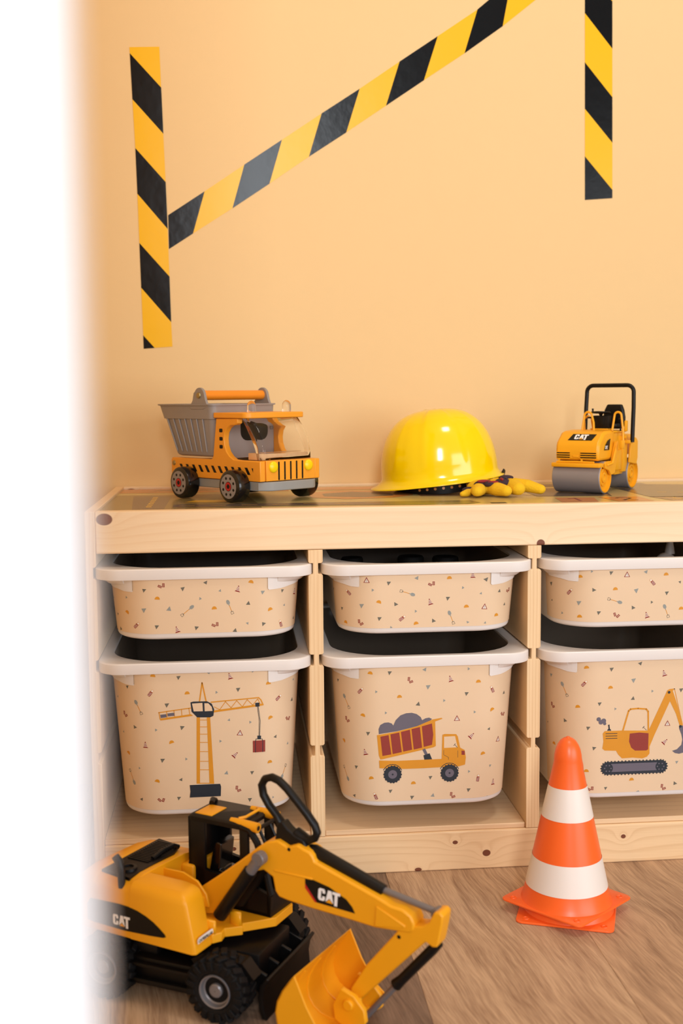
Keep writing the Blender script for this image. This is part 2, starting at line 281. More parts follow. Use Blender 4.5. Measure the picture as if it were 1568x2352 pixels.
# baked print layout of the bins: bin surface coordinates in mm (u along the front, v below the lip)
GLYPHS = {'s1': [('T',-81.9,30.0,188,5.5,0),('T',-29.6,28.8,175,5.9,0),('T',1.6,20.2,35,5.5,0),('T',20.8,32.1,20,3.9,1),('T',79.0,36.3,185,5.7,1),('T',108.8,36.7,190,5.0,0),('T',-110.0,40.7,-25,3.6,1),('T',-6.6,42.6,-25,3.9,1),('T',-49.0,56.0,10,6.8,1),('T',-82.9,57.7,178,6.8,1),('T',58.9,50.8,5,5.9,0),('T',112.4,57.3,20,3.4,1),('T',-133.6,67.9,190,4.5,0),('T',-127.2,87.8,95,5.5,0),('T',-66.1,81.0,185,5.9,0),('T',-12.3,84.0,190,5.9,0),('T',40.2,88.4,10,5.9,0),('T',57.1,79.1,-80,3.9,1),('T',79.4,81.2,200,5.9,0),('T',138.4,80.2,10,5.0,0),('T',177.0,83.8,0,4.5,0),('T',-145.9,44.8,0,4.1,1),('H',-64.3,41.6,8),('H',63.3,21.6,15),('H',12.6,57.1,0),('H',89.4,61.2,-15),('H',-109.8,62.2,35),('B',-58.0,23.7,0),('B',13.7,79.8,0),('C',45.2,30.6,15),('C',-38.7,85.6,-15),('C',137.2,41.9,10),('S',-18.2,54.5,-31.2,65.2),('S',31.4,49.0,36.9,63.6),('V',-94.9,79.4,-91.5,76.2),('V',106.4,83.5,104.6,78.6)],'s2': [('T',-57.8,27.2,185,5.9,0),('T',-18.4,20.2,30,5.7,1),('T',-80.4,36.2,-30,3.9,1),('T',46.1,35.6,-25,3.9,1),('T',79.4,24.4,40,6.4,0),('T',72.0,44.3,20,3.6,1),('T',101.4,43.0,10,5.0,0),('T',-159.4,42.9,185,5.0,0),('T',-95.6,59.4,180,6.8,1),('T',-47.6,56.9,90,5.9,0),('T',25.3,50.7,185,5.9,0),('T',-20.2,67.5,-30,3.9,1),('T',-130.9,67.0,180,5.0,0),('T',-70.6,77.2,185,5.9,0),('T',5.6,81.9,95,5.9,0),('T',54.0,85.1,80,3.9,1),('T',78.8,86.8,15,3.6,1),('T',-54.7,89.8,-25,3.9,1),('T',-179.7,85.6,0,3.2,1),('T',113.6,63.8,10,4.5,0),('H',27.3,21.9,0),('H',-71.5,53.8,20),('H',51.7,63.1,0),('H',-123.4,86.2,10),('H',-19.2,85.4,-10),('H',97.3,78.0,0),('B',2.7,29.3,0),('B',-97.5,83.6,60),('B',122.5,44.6,0),('C',60.2,18.1,0),('C',0.2,55.1,-15),('C',-200.0,71.9,15),('W',-88.5,22.6,0),('W',77.6,63.7,5),('S',-24.4,43.8,-40.2,38.6),('S',27.8,71.5,33.4,85.7),('V',-116.5,41.7,-120.3,38.4),('V',-38.9,77.3,-35.1,74.2)],'s3': [('T',-145.3,40.8,170,6.1,0),('T',-81.1,17.5,-25,3.7,1),('T',-53.1,20.3,185,5.8,0),('T',-2.6,19.4,35,5.5,1),('T',46.9,35.7,-80,4.0,0),('T',-77.0,44.1,90,5.8,0),('T',-15.7,46.8,170,6.8,1),('T',28.8,51.3,180,5.8,0),('T',6.8,63.7,-30,4.0,0),('T',-143.9,64.8,20,3.3,0),('T',-97.2,63.8,180,6.8,1),('T',-19.4,71.0,90,5.8,0),('T',-122.9,80.8,-25,3.7,1),('T',-69.3,77.5,185,5.8,0),('H',-96.5,25.9,-5),('H',26.8,24.5,0),('H',-46.3,43.9,0),('H',50.7,74.5,0),('H',-95.6,83.8,0),('B',-43.5,81.5,45),('B',-190.2,66.1,0),('C',0.5,82.6,-15),('C',-177.6,92.3,0),('W',-30.1,23.1,0),('S',-39.4,62.8,-55.2,57.8),('S',26.3,70.8,31.9,85.0),('V',-111.2,48.4,-107.9,44.8),('V',7.4,35.2,4.5,31.7)],'d1': [('T',-36.6,21.8,180,5.9,0),('T',4.5,14.8,40,5.7,1),('T',64.8,15.3,-30,4.1,1),('T',-110.3,36.0,175,5.0,0),('T',44.6,41.3,180,6.1,0),('T',14.4,44.0,-25,3.9,1),('T',129.5,65.4,10,5.9,0),('T',-53.4,60.3,180,6.4,0),('T',-135.4,53.9,10,4.1,1),('T',-99.7,92.5,90,5.5,0),('T',-69.5,95.0,-30,3.9,1),('T',-33.5,93.3,190,6.4,0),('T',31.2,84.0,20,3.9,1),('T',60.1,88.3,-30,3.9,1),('T',18.4,114.2,-30,3.9,1),('T',96.5,112.6,30,5.0,0),('T',120.2,128.1,10,4.1,1),('T',-61.4,139.3,185,6.4,0),('T',-29.2,138.2,-30,3.9,1),('T',-95.5,151.6,-30,3.2,1),('T',-36.6,167.6,30,5.0,0),('T',26.2,160.5,10,5.7,1),('T',62.0,161.7,180,5.5,0),('T',-93.4,197.0,30,5.0,0),('T',-40.2,195.1,185,5.5,0),('T',58.3,201.2,180,5.9,0),('T',91.8,201.6,-20,3.2,1),('T',132.5,36.4,10,3.6,1),('T',-124.1,103.2,10,3.6,1),('T',6.4,202.3,-20,3.6,1),('H',-71.3,18.4,10),('H',-25.3,44.5,0),('H',86.6,34.6,0),('H',-48.3,113.8,-15),('H',89.1,84.2,-20),('H',87.5,148.9,0),('H',-69.3,169.4,20),('H',-115.0,133.0,30),('B',-117.3,76.5,60),('B',120.5,91.1,30),('B',42.1,184.9,70),('B',-64.2,196.5,20),('C',33.4,22.1,-15),('C',-84.7,117.2,0),('C',38.7,135.0,45),('W',46.0,103.5,5),('S',-96.7,56.6,-89.3,71.7),('S',-106.0,174.5,-113.5,158.2),('S',108.4,174.8,116.1,160.1),('V',-75.3,42.8,-72.8,39.6),('V',101.6,57.1,105.2,54.2),('V',81.9,173.5,82.4,170.4)],'d2': [('T',-55.6,23.7,185,5.9,0),('T',-6.0,19.9,30,5.7,1),('T',55.7,20.9,-30,4.1,1),('T',-138.4,40.9,180,5.0,0),('T',-1.1,45.7,180,6.8,1),('T',-74.8,50.1,-30,3.9,1),('T',53.6,57.3,185,5.9,0),('T',115.5,62.0,5,5.0,0),('T',21.3,65.8,-30,3.9,1),('T',-15.3,69.7,10,6.4,0),('T',-61.4,81.0,-30,3.9,1),('T',65.0,84.0,-30,3.9,1),('T',-85.7,111.5,180,5.9,0),('T',87.6,110.6,30,4.5,0),('T',-104.1,163.5,180,5.5,0),('T',91.2,166.5,190,3.9,1),('T',3.0,178.5,180,5.5,0),('T',57.9,171.4,-30,3.9,1),('T',-54.1,196.5,180,5.5,0),('T',-23.2,206.9,185,5.9,0),('T',6.4,204.8,10,5.7,1),('T',58.0,199.2,185,5.9,0),('T',-108.1,206.9,30,5.0,0),('T',86.8,212.8,-20,3.6,1),('T',-178.6,122.3,0,3.2,1),('T',-170.9,162.7,90,3.2,1),('T',-162.9,217.2,0,4.1,1),('H',-82.7,23.9,10),('H',70.4,40.3,0),('H',-41.6,58.8,0),('H',-93.2,85.6,20),('H',92.4,83.1,-20),('H',78.6,146.5,-10),('H',-127.9,128.8,40),('H',-81.2,177.4,-10),('H',-21.4,186.1,0),('B',-26.7,35.3,70),('B',-119.3,95.2,60),('B',115.4,93.7,30),('B',34.8,206.2,70),('B',-200.0,212.0,60),('C',30.4,35.0,-15),('C',-90.1,139.4,-15),('C',61.2,118.9,45),('C',97.7,192.5,5),('W',40.2,92.6,0),('W',105.5,129.3,5),('S',-124.2,61.4,-115.7,76.5),('S',-120.8,184.7,-129.8,168.8),('V',-96.9,49.7,-93.7,46.1),('V',91.8,53.4,89.8,49.3),('V',-75.2,203.9,-76.8,199.9),('V',71.5,182.5,72.2,177.5)],'d3': [('T',-142.1,43.5,180,5.5,1),('T',-49.8,27.9,180,6.1,0),('T',-8.0,20.0,40,5.8,0),('T',-172.4,71.4,180,4.6,1),('T',-17.1,45.2,175,6.8,1),('T',10.5,61.5,-30,3.8,1),('T',53.4,61.6,180,6.1,0),('T',-17.4,71.4,5,5.8,0),('T',-65.8,78.2,180,5.8,0),('T',-43.0,86.0,-30,3.8,1),('T',-114.6,106.4,90,5.8,0),('T',-154.1,118.1,0,3.0,0),('T',-81.0,114.2,185,5.8,0),('T',-72.0,144.2,190,5.8,0),('T',51.0,169.3,180,4.6,1),('T',49.7,201.0,95,5.8,0),('T',-53.4,204.5,180,4.9,0),('T',-5.5,212.5,10,5.5,1),('H',-85.6,24.9,-5),('H',-50.6,54.9,0),('H',-96.3,83.5,-5),('H',-135.7,146.7,10),('H',-15.4,193.0,0),('H',-81.6,178.8,0),('B',-138.6,88.5,60),('B',31.9,206.3,70),('B',-75.1,204.8,0),('B',-182.3,197.9,60),('C',27.3,36.1,-15),('C',31.9,137.6,45),('W',34.9,110.3,0),('S',-120.6,52.6,-112.6,68.2),('V',-88.4,48.4,-85.4,44.9)]}
PICS = {'d1': [('P','O',0,[(-13.3,79.0),(-8.6,79.1),(-10.7,175.0),(-15.4,174.8)]),('P','O',0,[(0.7,79.0),(5.3,79.2),(8.9,175.8),(2.4,175.5)]),('L','O',0.91,[(-9.1,82.8),(0.5,83.1)]),('L','O',0.91,[(-9.4,92.7),(0.7,93.1)]),('L','O',0.91,[(-9.6,103.2),(1.0,103.5)]),('L','O',0.91,[(-9.8,115.0),(1.2,115.4)]),('L','O',0.91,[(-10.1,128.2),(1.5,128.7)]),('L','O',0.91,[(-10.5,142.4),(1.8,142.9)]),('L','O',0.91,[(-10.7,154.6),(2.1,155.1)]),('L','O',1.14,[(-11.2,174.2),(3.3,174.8)]),('L','O',1.82,[(-4.7,29.9),(-8.8,56.6)]),('L','O',1.82,[(-4.7,29.9),(0.3,56.9)]),('P','O',0,[(9.9,69.9),(76.8,62.6),(79.2,65.1),(9.9,72.9)]),('L','O',1.59,[(6.9,58.0),(72.4,53.6),(75.7,57.2),(78.6,64.4)]),('L','O',0.91,[(11.2,64.8),(18.8,69.0),(26.8,57.8),(34.4,66.8),(42.3,56.9),(50.0,65.9),(56.8,56.0),(64.4,64.1),(71.3,55.3),(74.5,62.9)]),('P','O',0,[(-63.5,79.1),(-21.1,74.1),(-17.8,76.5),(-62.7,81.8)]),('L','O',1.36,[(-65.0,70.5),(-19.8,65.2)]),('L','O',1.14,[(-64.4,70.3),(-63.1,80.0)]),('L','O',0.91,[(-54.0,69.3),(-53.6,78.0)]),('L','O',0.91,[(-44.1,68.0),(-43.2,77.0)]),('L','O',0.91,[(-33.7,66.7),(-33.3,76.0)]),('L','O',0.91,[(-23.5,65.5),(-22.4,74.5)]),('P','G',0,[(-62.9,73.6),(-54.6,72.9),(-54.2,77.3),(-62.2,78.2)]),('P','G',0,[(-53.0,72.1),(-43.5,71.2),(-43.4,75.6),(-52.7,76.2)]),('P','N',0,[(-21.2,57.3),(-17.4,56.3),(1.4,56.4),(7.9,60.1),(11.1,68.3),(9.8,77.5),(5.3,79.6),(-12.4,79.0),(-19.9,70.7)]),('P','K',0,[(-19.2,59.0),(-4.9,58.5),(-4.5,70.5),(-17.0,70.3)]),('P','K',0,[(-2.2,59.1),(3.1,59.3),(7.8,64.7),(8.8,70.5),(-2.0,70.6)]),('P','N',0,[(67.8,61.0),(73.4,60.8),(73.6,66.3),(68.0,66.5)]),('L','N',0.57,[(70.7,66.2),(72.8,86.7),(72.1,108.8)]),('L','N',0.57,[(71.8,66.2),(74.2,86.8),(73.2,108.9)]),('P','N',0,[(70.0,108.2),(75.0,108.6),(74.9,113.2),(70.0,112.9)]),('L','N',0.68,[(67.9,115.3),(67.9,113.0),(76.8,113.6),(76.7,115.5)]),('P','R',0,[(63.7,115.4),(80.7,115.4),(80.5,132.3),(63.6,132.2)]),('L','N',0.91,[(67.2,115.3),(67.0,132.1)]),('L','N',0.91,[(77.2,115.3),(77.0,132.2)]),('P','N',0,[(-24.8,176.3),(17.2,176.1),(18.4,180.4),(17.7,194.0),(-25.2,194.4),(-24.1,185.7)])],'d2': [('P','G',0,[(-70.7,111.8),(-71.1,104.5),(-68.7,98.6),(-63.0,95.5),(-57.3,95.2),(-52.7,96.8),(-50.4,99.9),(-47.0,92.3),(-40.2,85.5),(-32.2,82.7),(-24.2,82.3),(-17.3,84.4),(-11.6,88.9),(-9.5,93.6),(-4.7,91.0),(0.4,90.2),(4.5,92.2),(-1.2,98.6),(-44.7,108.4)]),('P','O',0,[(-73.4,113.4),(-44.7,108.9),(-17.2,102.3),(5.6,93.0),(18.5,91.1),(19.4,92.5),(9.1,96.2),(10.3,132.1),(7.1,133.9),(-65.2,148.7),(-68.4,149.1),(-70.7,143.4)]),('P','R',0,[(-68.6,115.6),(-57.0,113.6),(-53.1,142.1),(-65.7,144.0)]),('P','R',0,[(-54.5,112.7),(-41.9,110.4),(-38.2,139.3),(-51.2,141.7)]),('P','R',0,[(-39.6,109.7),(-26.8,106.9),(-23.5,136.3),(-36.1,138.7)]),('P','R',0,[(-24.6,106.1),(-12.6,103.4),(-9.3,133.8),(-21.2,136.2)]),('P','R',0,[(-9.9,102.6),(4.5,98.8),(6.5,115.4),(4.8,130.1),(-7.0,132.9)]),('L','G',4.09,[(-6.5,137.0),(-2.0,146.4)]),('P','N',0,[(-7.3,145.2),(1.4,142.5),(5.1,151.4),(-5.9,151.9)]),('P','O',0,[(-70.4,150.5),(-44.6,151.9),(18.8,151.5),(19.6,115.9),(23.1,114.9),(39.2,115.7),(41.6,119.1),(45.2,135.8),(51.7,139.6),(53.5,150.4),(52.4,161.1),(43.2,163.4),(15.4,163.7),(-7.7,164.2),(-33.0,164.2),(-69.7,161.9)]),('P','K',0,[(22.0,118.8),(37.6,118.5),(41.5,135.2),(22.1,135.4)]),('P','R',0,[(47.1,140.2),(51.8,140.8),(51.8,146.8),(47.2,146.4)]),('L','N',0.45,[(21.7,138.5),(21.7,145.6),(28.5,149.5),(28.5,152.8)]),('L','N',0.45,[(41.8,140.0),(41.9,150.0)]),('L','N',0.68,[(35.9,132.6),(38.2,129.6)]),('L','N',0.68,[(37.1,130.8),(41.0,135.2)]),('L','N',0.91,[(-64.1,164.8),(-61.9,161.4),(-58.9,158.8),(-55.2,157.3),(-51.2,156.8),(-47.2,157.6),(-43.6,159.4),(-40.5,162.3),(-38.3,165.9)]),('L','N',0.91,[(17.2,165.9),(19.4,162.5),(22.5,159.9),(26.1,158.3),(30.2,157.9),(34.2,158.6),(37.9,160.5),(41.0,163.3),(43.3,166.9)]),('W','N',12.28,[(-51.2,171.6)]),('W','N',12.28,[(30.3,172.7)]),('C','G',6.37,[(-51.2,171.6)]),('C','G',6.37,[(30.3,172.7)]),('C','N',1.36,[(-51.2,171.6)]),('C','N',1.36,[(30.3,172.7)])],'d3': [('P','O',0,[(7.7,119.0),(32.7,61.4),(35.8,59.6),(43.3,58.8),(41.0,62.5),(48.7,83.5),(57.4,115.2),(53.1,114.5),(46.8,96.3),(37.3,77.5),(16.0,127.3),(8.7,146.4)]),('L','O',0.91,[(43.5,59.7),(57.4,113.5)]),('P','O',0,[(-60.1,122.2),(-57.4,118.7),(-32.0,118.7),(8.6,120.2),(9.9,154.6),(6.0,159.3),(-0.4,161.5),(-14.8,159.8),(-30.7,160.3),(-36.5,154.4),(-39.8,148.6),(-56.5,147.7),(-60.1,144.7),(-58.8,134.2)]),('P','G',0,[(52.3,115.0),(59.5,114.1),(63.8,122.6),(66.8,135.7),(64.9,148.5),(60.3,154.9),(53.9,156.6),(47.4,155.2),(43.3,151.8),(50.4,149.6),(56.6,143.4),(57.9,135.3),(56.0,127.2),(52.5,119.0)]),('L','O',2.43,[(-30.7,119.2),(-23.1,89.9),(-20.3,87.3),(-9.3,86.7),(2.7,88.0),(5.7,91.7),(7.0,120.6)]),('P','R',0,[(-20.4,123.6),(-6.5,122.5),(7.4,124.1),(7.6,148.0),(4.8,149.8),(-11.9,149.4),(-17.7,144.6),(-21.1,135.6)]),('L','N',0.91,[(-55.7,122.7),(-39.0,122.8)]),('L','N',0.91,[(-55.6,126.2),(-38.9,126.3)]),('L','N',0.91,[(-55.4,129.7),(-38.8,129.8)]),('P','N',0,[(-53.9,118.1),(-52.7,116.0),(-51.8,115.3),(-52.7,109.6),(-50.7,108.9),(-49.9,115.3),(-48.2,117.0),(-47.9,118.3)]),('C','G',3.04,[(-66.6,100.8)]),('C','G',3.35,[(-63.3,105.2)]),('C','G',3.65,[(-59.4,103.5)]),('C','G',2.28,[(-57.7,107.5)]),('L','N',0.61,[(-1.6,116.1),(0.7,113.3)]),('L','N',0.46,[(-0.5,114.8),(4.2,119.4)]),('C','N',1.98,[(35.5,64.2)]),('C','N',0.76,[(43.3,59.4)]),('C','N',1.98,[(54.2,115.5)]),('X','N',9.59,[(-51.3,174.5),(26.8,174.3)]),('P','G',0,[(-46.4,167.9),(21.5,168.0),(21.9,180.0),(-46.0,180.2)]),('C','N',7.61,[(-51.3,174.5)]),('C','N',7.61,[(26.8,174.3)]),('C','G',1.07,[(-46.5,174.7)]),('C','G',1.07,[(-48.8,178.8)]),('C','G',1.07,[(-53.5,178.6)]),('C','G',1.07,[(-56.0,174.3)]),('C','G',1.07,[(-53.8,170.2)]),('C','G',1.07,[(-49.0,170.4)]),('C','G',1.07,[(31.6,174.5)]),('C','G',1.07,[(29.4,178.7)]),('C','G',1.07,[(24.6,178.5)]),('C','G',1.07,[(22.0,174.2)]),('C','G',1.07,[(24.3,170.0)]),('C','G',1.07,[(29.1,170.2)])]}
# ------------------------------------------------------------------ the room
D = 0.4415           # wall plane
def slab(name, a, b, mat): return struct(obj(name, MB().box(a, b), mat, smooth=0))
slab('wall_back', (-.46, D, -.02), (2.3, D + .1, 2.5), 'wall')
slab('wall_left', (-.56, -1.42, -.02), (-.46, D + .1, 2.5), 'wall')
slab('wall_right', (2.3, -1.42, -.02), (2.4, D + .1, 2.5), 'wall')
slab('ceiling', (-.56, -1.42, 2.5), (2.4, D + .1, 2.6), 'ceiling')
slab('wall_front', (-1.6, -1.40, -.02), (-.152, -1.335, 2.5), 'wall')
struct(obj('trim_1', MB().box((-.235, -1.42, 0), (-.1338, -1.400, 2.3), bev=.0015), 'white_paint', smooth=0))
fl = struct(obj('floor', MB().box((-1.7, -4.2, -.03), (2.4, D + .1, -.0085)), plastic('underlay', (90, 70, 52), .9), smooth=0))
oaks = [oak('oak_plank_a', (206, 172, 138), (140, 106, 80), 1.3), oak('oak_plank_b', (140, 114, 94), (84, 64, 52), 5.1), oak('oak_plank_c', (202, 166, 132), (134, 102, 78), 9.7)]
order = {0: 1, 1: 0, 2: 2}
for k in range(-6, 8):
    xa = 0.0955 + .2325 * (k - 1); xb = xa + .2325
    joints = [-4.2, -3.1 + .37 * (k % 3), -1.9 + .31 * (k % 4), -.75 + .19 * ((k * 3) % 4) - (.0 if k != 1 else .9), D]
    if k in (0, 1, 2): joints = [-4.2, -2.9 + .3 * k, -1.5 - .2 * k, D]
    for a, b in zip(joints, joints[1:]):
        mi = {0: 1, 1: 0, 2: 2}.get(k, (k * 7 + int(b * 10)) % 3)
        mb = MB().box((xa + .00015, a + .00015, -.008), (xb - .00015, b - .00015, 0), bev=.0004, seg=1)
        obj('floorboard', mb, oaks[mi], fl, smooth=0)
# ------------------------------------------------------------------ hazard tape on the wall (printed stripes on one strip)
YT = D - .0004
def tape(name, left, right, cols, label, lay=0):
    mb = MB(); y = YT - lay * .0003
    for i, c in enumerate(cols):
        q = [(left[i][0], left[i][1]), (right[i][0], right[i][1]), (right[i + 1][0], right[i + 1][1]), (left[i + 1][0], left[i + 1][1])]
        pts = []
        for p in q:
            if not pts or (abs(p[0] - pts[-1][0]) + abs(p[1] - pts[-1][1])) > .05: pts.append(p)
        mb.face([(p[0] / 1000, y, p[1] / 1000) for p in pts], 0 if c == 'y' else 1)
    bmesh.ops.remove_doubles(mb.bm, verts=mb.bm.verts, dist=1e-5)
    bmesh.ops.recalc_face_normals(mb.bm, faces=mb.bm.faces)
    mb.bm.faces.ensure_lookup_table()
    if mb.bm.faces[0].normal.y > 0: bmesh.ops.reverse_faces(mb.bm, faces=mb.bm.faces)
    o = obj(name, mb, ['tape_y', 'tape_k'], smooth=0, nrm=False)
    s = o.modifiers.new('s', 'SOLIDIFY'); s.thickness = .0003; s.offset = -1
    tag(o, label, 'tape', 'hazard tape stuck on the wall'); return o
L = [(-271.8,1263.5),(-271.4,1253.7),(-269.0,1178.9),(-266.3,1099.3),(-264.8,1023.9),(-263.6,942.2),(-262.4,867.1),(-261.1,787.0),(-260.8,764.1)]
R = [(-222.3,1265.1),(-220.8,1198.8),(-219.0,1123.3),(-217.0,1043.7),(-215.4,965.6),(-214.3,886.1),(-213.1,809.0),(-211.9,767.5),(-211.9,767.5)]
mb = MB(); y = YT - .0004
tape('hazard_tape', L[:8] + [(-260.8,764.1)], R[:7] + [(-242.3,765.5)] + [(-260.8,764.1)], 'ykykykyk', 'short upright black and yellow hazard tape at the left end of the wall', 1)
# complete the bottom right yellow corner of the left strip
def q3(pts, mi, o):
    bm = bmesh.new(); bm.from_mesh(o.data); f = bm.faces.new([bm.verts.new((p[0] / 1000, YT - .0003, p[1] / 1000)) for p in pts]); f.material_index = mi
    f.normal_update()
    if f.normal.y > 0: f.normal_flip()
    bm.to_mesh(o.data); bm.free()
q3([(-213.1,809.0), (-211.9,767.5), (-242.3,765.5)], 0, bpy.data.objects['hazard_tape'])
tt = [(-214.1,988.8),(-151.7,1028.9),(-83.8,1073.7),(-19.1,1115.7),(49.0,1160.1),(114.4,1201.8),(183.2,1247.8),(249.3,1291.0),(317.9,1336.2),(376,1384),(440,1440),(500,1494)]
tb = [(-214.0,932.2),(-172.8,958.4),(-105.2,1000.9),(-41.4,1042.5),(26.4,1087.9),(91.0,1129.1),(159.5,1174.3),(225.2,1217.5),(295.5,1263.3),(361.9,1309.5),(424,1358),(492,1414)]
tape('hazard_tape', tt, tb, 'kykykykykyk', 'long slanting black and yellow hazard tape rising to the upper right')
tl = [(503.2,1560),(504.2,1488),(505.0,1410),(505.9,1333.9),(507.0,1251.9),(508.0,1173.5),(509.0,1093.1),(510.0,1018.7)]
tr = [(551.6,1510),(552.8,1432),(554.1,1354.4),(555.3,1275.3),(556.6,1194.0),(557.8,1116.6),(559.0,1036.3),(559.2,1022.1)]
tape('hazard_tape', tl, tr, 'kykykyk', 'upright black and yellow hazard tape hanging from the top at the right', 1)
# ------------------------------------------------------------------ storage frame
P = .31; ZT = .528; ZR = .4697; ZB = .0579
XL0, XL1 = -.3140, -.3000; XR0, XR1 = .9200, .9340
frame = empty('storage_unit', (.31, .22, 0)); tag(frame, 'low pine storage frame with three columns of bins against the wall', 'storage unit')
def part(name, mb, mats, label=None, parent=None, bev=.0012):
    for v in mb.bm.verts: v.co -= Vector((.31, .22, 0))
    o = obj(name, mb, mats, parent or frame, bev=bev, smooth=30)
    if label: o['label'] = label
    return o
PX = pine('pine_rail', 'x', (250, 222, 184), [(-.2872, .5172, .0108, .0080), (.3185, .4722, .0058, .0056), (.74, .50, .006, .004)], 3, 70, (232, 190, 142), con=.34)
PX2 = pine('pine_plinth', 'x', (244, 208, 162), [(.1968, .0411, .0038, .0028), (.2426, .0234, .0058, .0048), (.445, .0391, .0036, .0031), (-.12, .0458, .0034, .0028), (.143, .0030, .0050, .0030), (.66, .03, .005, .0035)], 8, 75, (208, 160, 108))
PX3 = pine('pine_shelf', 'x', (240, 205, 162), [(.03, .35, .010, .004)], 1, 60, (204, 156, 114))
PZ = [pine('pine_upright_%d' % i, 'z', (246, 212, 166), (), i * 3.1 + 1, 190, (206, 156, 102)) for i in range(4)]
part('front_rail', MB().box((XL1, 0, ZR), (XR0, .018, ZT)), PX, bev=.0022)
part('back_rail', MB().box((XL1, D - .019, ZR), (XR0, D - .001, ZT)), PX)
part('plinth', MB().box((XL1, 0, 0), (XR0, .018, ZB - .0004)), PX2, bev=.0022)
GR = [(.4507, .4354), (.3216, .3061), (.191, .1765)]
def upright(xc, t, z0, z1, left=True, right=True, gd=.0065):
    """a board with horizontal grooves cut into its faces, profile in (x, z), drawn out in y"""
    pts = []
    def side(sx, on):
        out = [(xc + sx * t / 2, z0)]
        for a, b in sorted([(g[1], g[0]) for g in GR]):
            if on and z0 < a and b < z1:
                c = .0022
                out += [(xc + sx * t / 2, a - c), (xc + sx * (t / 2 - c * .8), a), (xc + sx * (t / 2 - gd), a), (xc + sx * (t / 2 - gd), b), (xc + sx * (t / 2 - c * .8), b), (xc + sx * t / 2, b + c)]
        out.append((xc + sx * t / 2, z1)); return out
    poly = side(1, right) + list(reversed(side(-1, left)))
    return MB().prism(poly, 'y', .0005, D - .0005)
part('divider', upright(0, .0202, ZB, ZR - .0003), PZ[0], bev=.0008)
part('divider', upright(P, .0195, ZB, ZR - .0003), PZ[1], bev=.0008)
part('side_panel', upright((XL0 + XL1) / 2, .014, 0, ZT, left=False, gd=.0045), PZ[2], bev=.0012)
part('side_panel', upright((XR0 + XR1) / 2, .014, 0, ZT, right=False, gd=.0045), PZ[3], bev=.0012)
for a, b in ((XL1, -.0101), (.0101, P - .0098), (P + .0098, XR0)):
    part('shelf_board', MB().box((a + .0004, .0035, ZB - .0002), (b - .0004, D - .008, ZB + .0072)), PX3, bev=.001)
part('back_panel', MB().box((XL1, D - .0075, ZB), (XR0, D - .0015, ZR)), PX3, bev=0)
ZP = .5240
top = part('play_board', MB().box((XL1 + .0003, .0185, ZP - .008), (XR0 - .0003, D - .0195, ZP)), 'mat_base', 'printed road play surface in greens, greys and oranges', bev=0)
# flat print of the play board
pr = MB()
def Q(pts, mi, lay=1): pr.face([(x - .31, y - .22, ZP + .0001 + lay * .00005) for x, y in pts], mi)
XM, X9 = XL1 + .001, XR0 - .001; Y0, Y9 = .0192, D - .0202
Q([(XM, .34), (-.02, .335), (-.02, Y9), (XM, Y9)], 2)                                   # sand pit at the back left
Q([(-.26, .375), (-.17, .36), (-.08, .372), (-.02, .39), (-.09, .41), (-.22, .405)], 3, 2)
Q([(XM, Y0), (-.072, Y0), (-.072, .085), (-.09, .26), (-.14, .295), (XM, .30)], 4, 2)        # dark block
Q([(-.255, .06), (-.21, .06), (-.21, .27), (-.27, .27)], 1, 3)
for k in range(7): Q([(-.238, .09 + k * .025), (-.230, .09 + k * .025), (-.230, .104 + k * .025), (-.238, .104 + k * .025)], 5, 4)
Q([(-.22, .035), (.19, .060), (.19, .030), (-.22, Y0)], 1, 3)
Q([(-.20, .125), (.24, .115), (.25, .080), (.22, .055), (.05, .075), (-.20, .085)], 1, 4)       # road along the front
for k in range(9): Q([(-.19 + k * .045, .101), (-.168 + k * .045, .100), (-.168 + k * .045, .103), (-.19 + k * .045, .104)], 5, 5)
Q([(-.185, .16), (-.14, .15), (-.11, .165), (-.12, .19), (-.17, .19)], 5, 5)
Q([(.01, .20), (.06, .17), (.13, .18), (.17, .22), (.18, .27), (.14, .31), (.06, .33), (.0, .29)], 2, 3)
Q([(.03, .22), (.09, .195), (.14, .22), (.14, .27), (.08, .30), (.03, .27)], 1, 4)
Q([(.18, .20), (.30, .19), (.36, .24), (.30, .33), (.18, .34)], 3, 3)
Q([(.0, .345), (.24, .335), (.26, .40), (.0, .405)], 2, 3)
Q([(.24, .35), (.60, .33), (.60, .385), (.24, .40)], 1, 4)
Q([(.29, .26), (.37, .26), (.37, .33), (.29, .33)], 4, 3)
Q([(.355, .16), (.47, .15), (.50, .30), (.36, .31)], 1, 3)
Q([(.52, .12), (.74, .09), (.78, .30), (.60, .36), (.52, .33)], 1, 3)
Q([(.80, .05), (X9, .05), (X9, .40), (.86, .38)], 4, 3)
for k in range(5): Q([(.56 + k * .03, .20 - k * .01), (.575 + k * .03, .196 - k * .01), (.576 + k * .03, .200 - k * .01), (.561 + k * .03, .204 - k * .01)], 5, 4)
Q([(.262, .062), (.285, .062), (.285, .076), (.262, .076)], 7, 3)
T1 = [((.366, .060), (.420, .058), (.434, .125), (.375, .132), 2), ((.450, .058), (.504, .056), (.505, .130), (.442, .132), 2), ((.532, .056), (.590, .054), (.578, .120), (.520, .124), 3)]
for a, b, c, d, mi in T1: Q([a, b, c, d], mi, 3)
def stroke2(pts, w, mi, lay):
    for (x0, y0), (x1, y1) in zip(pts, pts[1:]):
        dx, dy = x1 - x0, y1 - y0; l = math.hypot(dx, dy); nx, ny = -dy / l * w / 2, dx / l * w / 2
        Q([(x0 + nx, y0 + ny), (x0 - nx, y0 - ny), (x1 - nx, y1 - ny), (x1 + nx, y1 + ny)], mi, lay)
stroke2([(.388, .108), (.402, .118), (.398, .074)], .0045, 6, 4)
